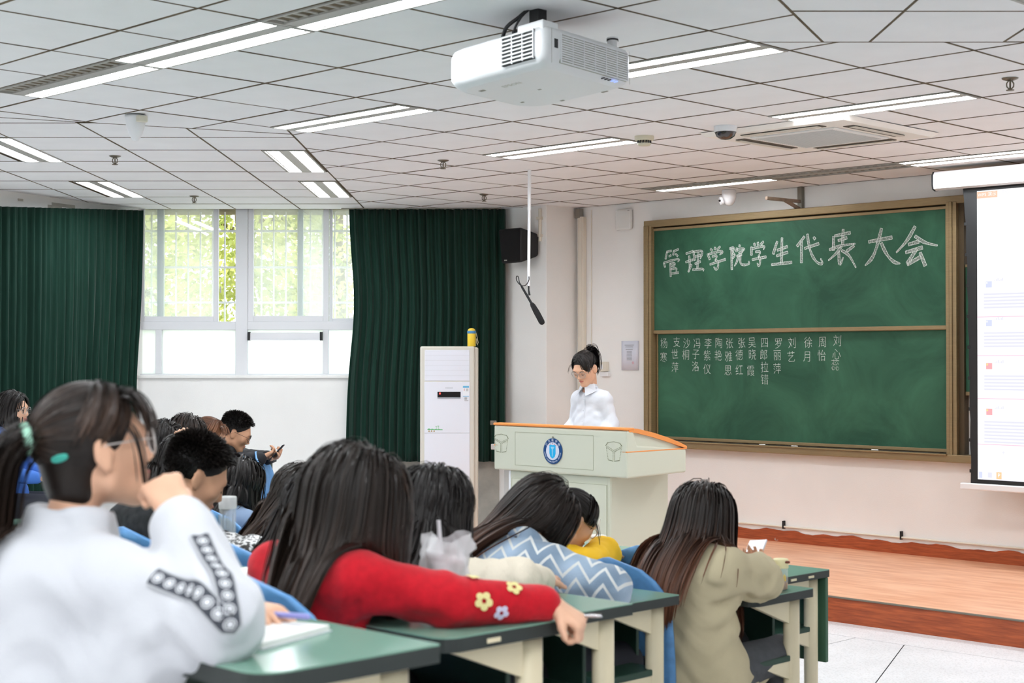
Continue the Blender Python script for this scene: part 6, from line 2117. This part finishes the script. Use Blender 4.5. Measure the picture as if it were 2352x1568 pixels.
# collar, placket and belt of the white shirt
N_s = spk['N']; nb_s = spk['nb']; Cs = spk['C']
b = MB()
ax = nrm(nb_s - N_s)
n = 22
for k in range(n - 1):
    a0 = math.radians(-70 + 320 * k / (n - 1)); a1_ = math.radians(-70 + 320 * (k + 1) / (n - 1))
    def pt(a, r, h): return N_s + v3(0, .012, .012) + ax * h + v3(math.cos(a + math.radians(180)) * r * 1.02, -math.sin(a + math.radians(180)) * r * -1 * .98, 0)
    q = [pt(a0, .058, .0), pt(a1_, .058, .0), pt(a1_, .050, .036), pt(a0, .050, .036)]
    b.add(q, [(0, 1, 2, 3)], 0, True)
for sx in (-1, 1):
    f0 = N_s + v3(sx * .004, .074, .034); f1 = N_s + v3(sx * .060, .030, .052)
    tip = N_s + v3(sx * .042, .104, -.036); mid = N_s + v3(sx * .086, .040, -.002)
    b.add([f0, tip, mid, f1], [(0, 1, 2, 3)])
co = b.build('shirt_collar', M_shirt, spk['t'])
co.modifiers.new('thick', 'SOLIDIFY').thickness = .003
wr = Cs.disp
pp_ = [N_s + v3(0, .11, -.02 - .032 * k) for k in range(13)]
P, F, u, v = surface_strip(Cs, pp_, .028, None, .003, 40, 5)
np_object('placket', P, F, M_shirt, spk['t'])
bt = MB()
for k in range(5):
    q = snap(Cs, np.array([N_s + v3(0, .13, -.06 - .075 * k)]), .004)[0]
    bt.lathe([(.0045, 0), (.0045, .002)], 10, c=tuple(q))
bt.build('buttons', mat('button', rgb(205, 208, 214), .4), spk['t'])

# ------------------------------------------------------------------ phones, pens, books
def held(name, cat, label, par_p, U, V, z, rot, parts, group=None):
    t = empty(name, uvw(U, V, z)); t.rotation_euler = rot
    tag(t, label, cat, group)
    for nm, mb, m in parts: mb.build(nm, m, t)
    return t
M_scr = mat('phone glass', rgb(60, 62, 68), .08, .6)
def phone(name, label, loc, rot, body, scr):
    t = empty(name, loc); t.rotation_euler = rot
    tag(t, label, 'phone')
    MB().box(-.036, .036, -.075, .075, -.004, .004, bev=.0035).build('body', body, t)
    MB().box(-.033, .033, -.070, .070, .004, .0046).build('screen', scr, t)
    return t
w_ = khaki['arms']['R']['w']
phone('mobile_phone', 'mobile phone held by the woman in the khaki coat', uvw(-3.47 + w_[0] - .075, seatv(4) + w_[1] + .085, ROWF[4] + w_[2] + .035), (math.radians(34), math.radians(-6), UVROT + .25), mat('phone white', rgb(232, 232, 236), .3), emis('phone reflection glow', (.95, .96, 1, 1), .8))  # white screen glow stands in for light reflected off the phone
phone('mobile_phone', 'black mobile phone held by the boy with glasses', (-2.02 + .42, 10.5 - .03, .2 + .835), (math.radians(48), 0, -PI / 2), M_black, M_scr)
# pen and notebook of the girl in the white jacket
nbk = empty('notebook', uvw(-2.245, 1.62, ROWZ[0])); nbk.rotation_euler = (0, 0, UVROT + .3)
tag(nbk, 'open white notebook under the hand with the pen', 'notebook')
MB().box(-.075, .075, -.10, .10, 0, .012, bev=.002).build('pages', mat('page', rgb(236, 236, 232), .8), nbk)
MB().box(-.078, .078, -.103, .103, -.0, .002).build('cover', mat('cover pale', rgb(206, 210, 214), .6), nbk)
lw = fg['arms']['L']['w']
pn = empty('ballpoint_pen', uvw(-2.53 + lw[0] + .105, seatv(0) + lw[1] + .03, ROWF[0] + lw[2] - .010)); pn.rotation_euler = (0, 0, UVROT + .30)
tag(pn, 'lavender ballpoint pen in the hand of the girl in the white jacket', 'pen')
MB().tube([(-.05, 0, 0), (.055, 0, .002), (.06, 0, .002)], [.005, .0055, .004], 10).build('barrel', mat('pen lavender', rgb(150, 150, 214), .35), pn)
MB().tube([(-.05, 0, 0), (-.066, 0, -.003)], [.004, .0015], 8).build('tip', mat('pen gold', rgb(206, 176, 96), .3, metal=.6), pn)
rw = red['arms']['R']['w']
pn = empty('silver_pen', uvw(-2.76 + rw[0] + .075, seatv(1) + rw[1] + .06, ROWF[1] + rw[2] - .03)); pn.rotation_euler = (0, 0, UVROT + .1)
tag(pn, 'silver pen held by the girl in the red sweater', 'pen')
MB().tube([(-.05, 0, 0), (.0, 0, .004), (.022, 0, .006)], [.0035, .004, .003], 10).build('barrel', mat('pen silver', rgb(200, 202, 206), .25, metal=.7), pn)
MB().tube([(-.015, .0045, .006), (.018, .0045, .010)], .0012, 6).build('clip', M_steel, pn)
nb2 = empty('paper_pad', uvw(-3.45, 2.43, ROWZ[1])); nb2.rotation_euler = (0, 0, UVROT - .1)
tag(nb2, 'white paper pad on the desk left of the red sweater', 'paper pad')
MB().box(-.13, .13, -.085, .085, 0, .008, bev=.001).build('pages', mat('page', rgb(236, 236, 232), .8), nb2)
MB().box(-.13, .13, -.085, .085, .008, .0092).build('top_sheet', mat('page 2', rgb(242, 242, 240), .8), nb2)

# ------------------------------------------------------------------ cups and bottles
def clear_plastic(name, tint, mixf):
    m = bpy.data.materials.new(name)
    N, L = nodes(m)
    b = N['Principled BSDF']; b.inputs['Base Color'].default_value = tint; b.inputs['Roughness'].default_value = .12
    tr = N.new('ShaderNodeBsdfTransparent'); mx = N.new('ShaderNodeMixShader'); mx.inputs[0].default_value = mixf
    L.new(tr.outputs[0], mx.inputs[1]); L.new(b.outputs[0], mx.inputs[2]); L.new(mx.outputs[0], N['Material Output'].inputs[0])
    return m
M_clear = clear_plastic('clear glass', (.92, .96, .97, 1), .28); M_film = clear_plastic('thin plastic film', (.95, .95, .96, 1), .55)
def cup(name, label, U, V, z, r0, r1, hgt, cm, extra):
    t = empty(name, uvw(U, V, z)); tag(t, label, 'cup')
    MB().lathe([(r0, 0), (r0 + (r1 - r0) * .5, hgt * .5), (r1, hgt)], 26).build('cup_body', cm, t)
    extra(t, hgt, r1)
    return t
def two_band(name, top, low, split, axis='z'):
    m = bpy.data.materials.new(name)
    N, L = nodes(m); b = N['Principled BSDF']; b.inputs['Roughness'].default_value = .4
    tc = N.new('ShaderNodeTexCoord'); sp = N.new('ShaderNodeSeparateXYZ'); L.new(tc.outputs['Object'], sp.inputs[0])
    lt = N.new('ShaderNodeMath'); lt.operation = 'GREATER_THAN'; lt.inputs[1].default_value = split
    L.new(sp.outputs[2], lt.inputs[0])
    mx = N.new('ShaderNodeMixRGB'); mx.inputs[1].default_value = low; mx.inputs[2].default_value = top
    L.new(lt.outputs[0], mx.inputs[0]); L.new(mx.outputs[0], b.inputs['Base Color'])
    return m
def red_extra(t, h, r):
    MB().lathe([(r + .0015, h - .004), (r + .003, h), (r + .002, h + .006), (r - .006, h + .009), (0, h + .009)], 26).build('lid', mat('cup lid', rgb(232, 232, 228), .4), t)
    MB().tube([(.0, 0, h), (.012, 0, h + .075)], .0032, 8).build('straw', M_white, t)
    o = text_mesh('cup_lettering', 'Mc', .022, M_white, t, (.016, -.0375, h * .42), (PI / 2, 0, .35), extrude=.0003)
cup('red_paper_cup', 'red paper cup with a white lid and straw', -4.285, 4.785, ROWZ[4], .028, .0375, .112, two_band('red cup print', rgb(238, 236, 230), rgb(206, 44, 44), .078), red_extra)
def blue_extra(t, h, r):
    MB().lathe([(r + .001, h - .003), (r + .0025, h + .003), (r - .004, h + .006), (0, h + .006)], 22).build('lid', M_white, t)
    MB().tube([(-.004, 0, h), (.002, 0, h + .035)], .0028, 8).build('straw', M_white, t)
    b = MB()
    for q, m_ in ((-2.15, 0), (-.95, 1)):
        ring = []
        for k in range(9):
            a = q + (k - 4) * .10
            rr = .024 + (r - .024) * .55 + .0008
            ring.append((rr * math.cos(a), rr * math.sin(a)))
        for k in range(8): b.add([(ring[k][0], ring[k][1], .02), (ring[k + 1][0], ring[k + 1][1], .02), (ring[k + 1][0] * 1.08, ring[k + 1][1] * 1.08, h * .85), (ring[k][0] * 1.08, ring[k][1] * 1.08, h * .85)], [(0, 1, 2, 3)], m_)
    b.build('print_panel', [mat('cup blue', rgb(44, 78, 150), .4), mat('cup red', rgb(214, 86, 72), .4)], t)
cup('small_paper_cup', 'small white paper cup with blue and red print', -4.285, 3.15, ROWZ[2], .024, .032, .095, mat('cup white', rgb(236, 236, 236), .4), blue_extra)
# capped drink bottle
t = empty('drink_bottle', uvw(-3.335, 4.74, ROWZ[4])); tag(t, 'clear drink bottle with a cream cap and amber drink', 'bottle')
MB().lathe([(.024, 0), (.027, .004), (.027, .078), (.026, .084)], 24).build('body', M_clear, t)
MB().lathe([(.0235, .003), (.0255, .006), (.0255, .026)], 24).build('drink', mat('amber drink', rgb(196, 122, 44), .2), t)
MB().lathe([(.0275, .080), (.029, .083), (.029, .108), (.026, .114), (0, .1155)], 24).build('cap', mat('cap cream', rgb(240, 230, 180), .4), t)
MB().box(.012, .03, -.03, -.018, .100, .108, bev=.002).build('cap_tab', mat('cap tab', rgb(120, 56, 36), .5), t)
b = MB()
for k in range(5):
    a = -2.3 + k * .28
    b.add([(.0275 * math.cos(a), .0275 * math.sin(a), .034), (.0275 * math.cos(a + .24), .0275 * math.sin(a + .24), .034), (.0275 * math.cos(a + .24), .0275 * math.sin(a + .24), .05 + .012 * (k % 2)), (.0275 * math.cos(a), .0275 * math.sin(a), .048 + .012 * ((k + 1) % 2))], [(0, 1, 2, 3)])
b.build('printed_label', mat('label yellow', rgb(226, 192, 96), .5), t)
# glass bottle
t = empty('glass_bottle', uvw(-4.50, 3.10, ROWZ[2])); tag(t, 'tall clear glass water bottle standing behind the patterned bag', 'bottle')
MB().lathe([(.026, 0), (.029, .004), (.029, .165), (.027, .172)], 26).build('body', M_clear, t)
MB().lathe([(.024, .006), (.0245, .010), (.0245, .125), (.024, .128)], 22).build('water', clear_plastic('water', (.86, .92, .94, 1), .22), t)
MB().lathe([(.030, .166), (.0315, .170), (.0315, .205), (.029, .209), (0, .209)], 26).build('lid', clear_plastic('lid clear', (.90, .92, .92, 1), .6), t)
b = MB()
for k in range(4): b.box(-.028 + k * .0165, -.026 + k * .0165, -.0295, -.0285, .01, .15)
b.build('glass_rib', clear_plastic('rib', (.5, .55, .55, 1), .7), t)
# drink in a plastic bag beside the red sleeve
t = empty('bagged_drink', uvw(-2.715, 2.49, ROWZ[1])); tag(t, 'plastic cup with a straw in a thin clear bag behind the red sleeve', 'drink cup')
MB().lathe([(.034, .0), (.042, .10), (.0425, .118), (.0, .119)], 26).build('cup_body', clear_plastic('pale pink drink', rgb(232, 214, 218), .8), t)
MB().tube([(-.006, 0, .06), (-.016, .0, .205)], .005, 10).build('straw', mat('straw clear', rgb(222, 220, 224), .3), t)
rg = np.random.default_rng(5)
n1, n2 = 40, 18
V = []; 
for j in range(n2):
    z = .004 + .165 * j / (n2 - 1)
    for i in range(n1):
        a = 2 * PI * i / n1
        r = .049 + .010 * (z / .17) + .006 * math.sin(a * 5 + z * 50) + .004 * math.sin(a * 11 - z * 90) + .012 * (z > .13) * math.sin(a * 3 + 1)
        r *= 1 - .45 * max(0, (z - .13) / .04) * (.5 + .5 * math.sin(a * 2))
        V.append((r * math.cos(a), r * math.sin(a), z + .012 * math.sin(a * 2 + 1) * (j / n2) ** 2))
F = [(j * n1 + i, j * n1 + (i + 1) % n1, (j + 1) * n1 + (i + 1) % n1, (j + 1) * n1 + i) for j in range(n2 - 1) for i in range(n1)]
MB().add(V, F, 0, True).build('plastic_bag', M_film, t)
# patterned bag on the desk
t = empty('patterned_bag', uvw(-4.36, 3.05, ROWZ[2])); t.rotation_euler = (0, 0, UVROT)
tag(t, 'crumpled black and white patterned bag lying on the desk', 'bag')
S_ = Shape().ell((0, 0, .042), (.115, .085, .040), None, .03).ell((.06, .02, .045), (.07, .06, .04), None, .03).ell((-.07, -.01, .06), (.05, .05, .035), None, .03)
S_.disp = wrinkles(.006, .9, 3.)
V, F = S_.mesh(.007)
def print_mat():
    m = bpy.data.materials.new('black white print')
    N, L = nodes(m); b = N['Principled BSDF']; b.inputs['Roughness'].default_value = .5
    tc = N.new('ShaderNodeTexCoord'); n = N.new('ShaderNodeTexNoise'); n.inputs['Scale'].default_value = 46; n.inputs['Detail'].default_value = 2; n.inputs['Distortion'].default_value = 1.5
    L.new(tc.outputs['Object'], n.inputs['Vector'])
    r = N.new('ShaderNodeValToRGB'); r.color_ramp.interpolation = 'CONSTANT'
    r.color_ramp.elements[0].color = rgb(50, 48, 46); r.color_ramp.elements[1].color = rgb(226, 226, 226); r.color_ramp.elements[1].position = .5
    L.new(n.outputs['Fac'], r.inputs['Fac']); L.new(r.outputs['Color'], b.inputs['Base Color'])
    return m
np_object('bag_body', V - v3(0, 0, .0), F, print_mat(), t)
MB().tube([(.10, .02, .02), (.14, .0, .05), (.15, -.04, .035), (.13, -.07, .012)], .009, 8).build('bag_strap', mat('bag strap', rgb(70, 64, 58), .8), t)
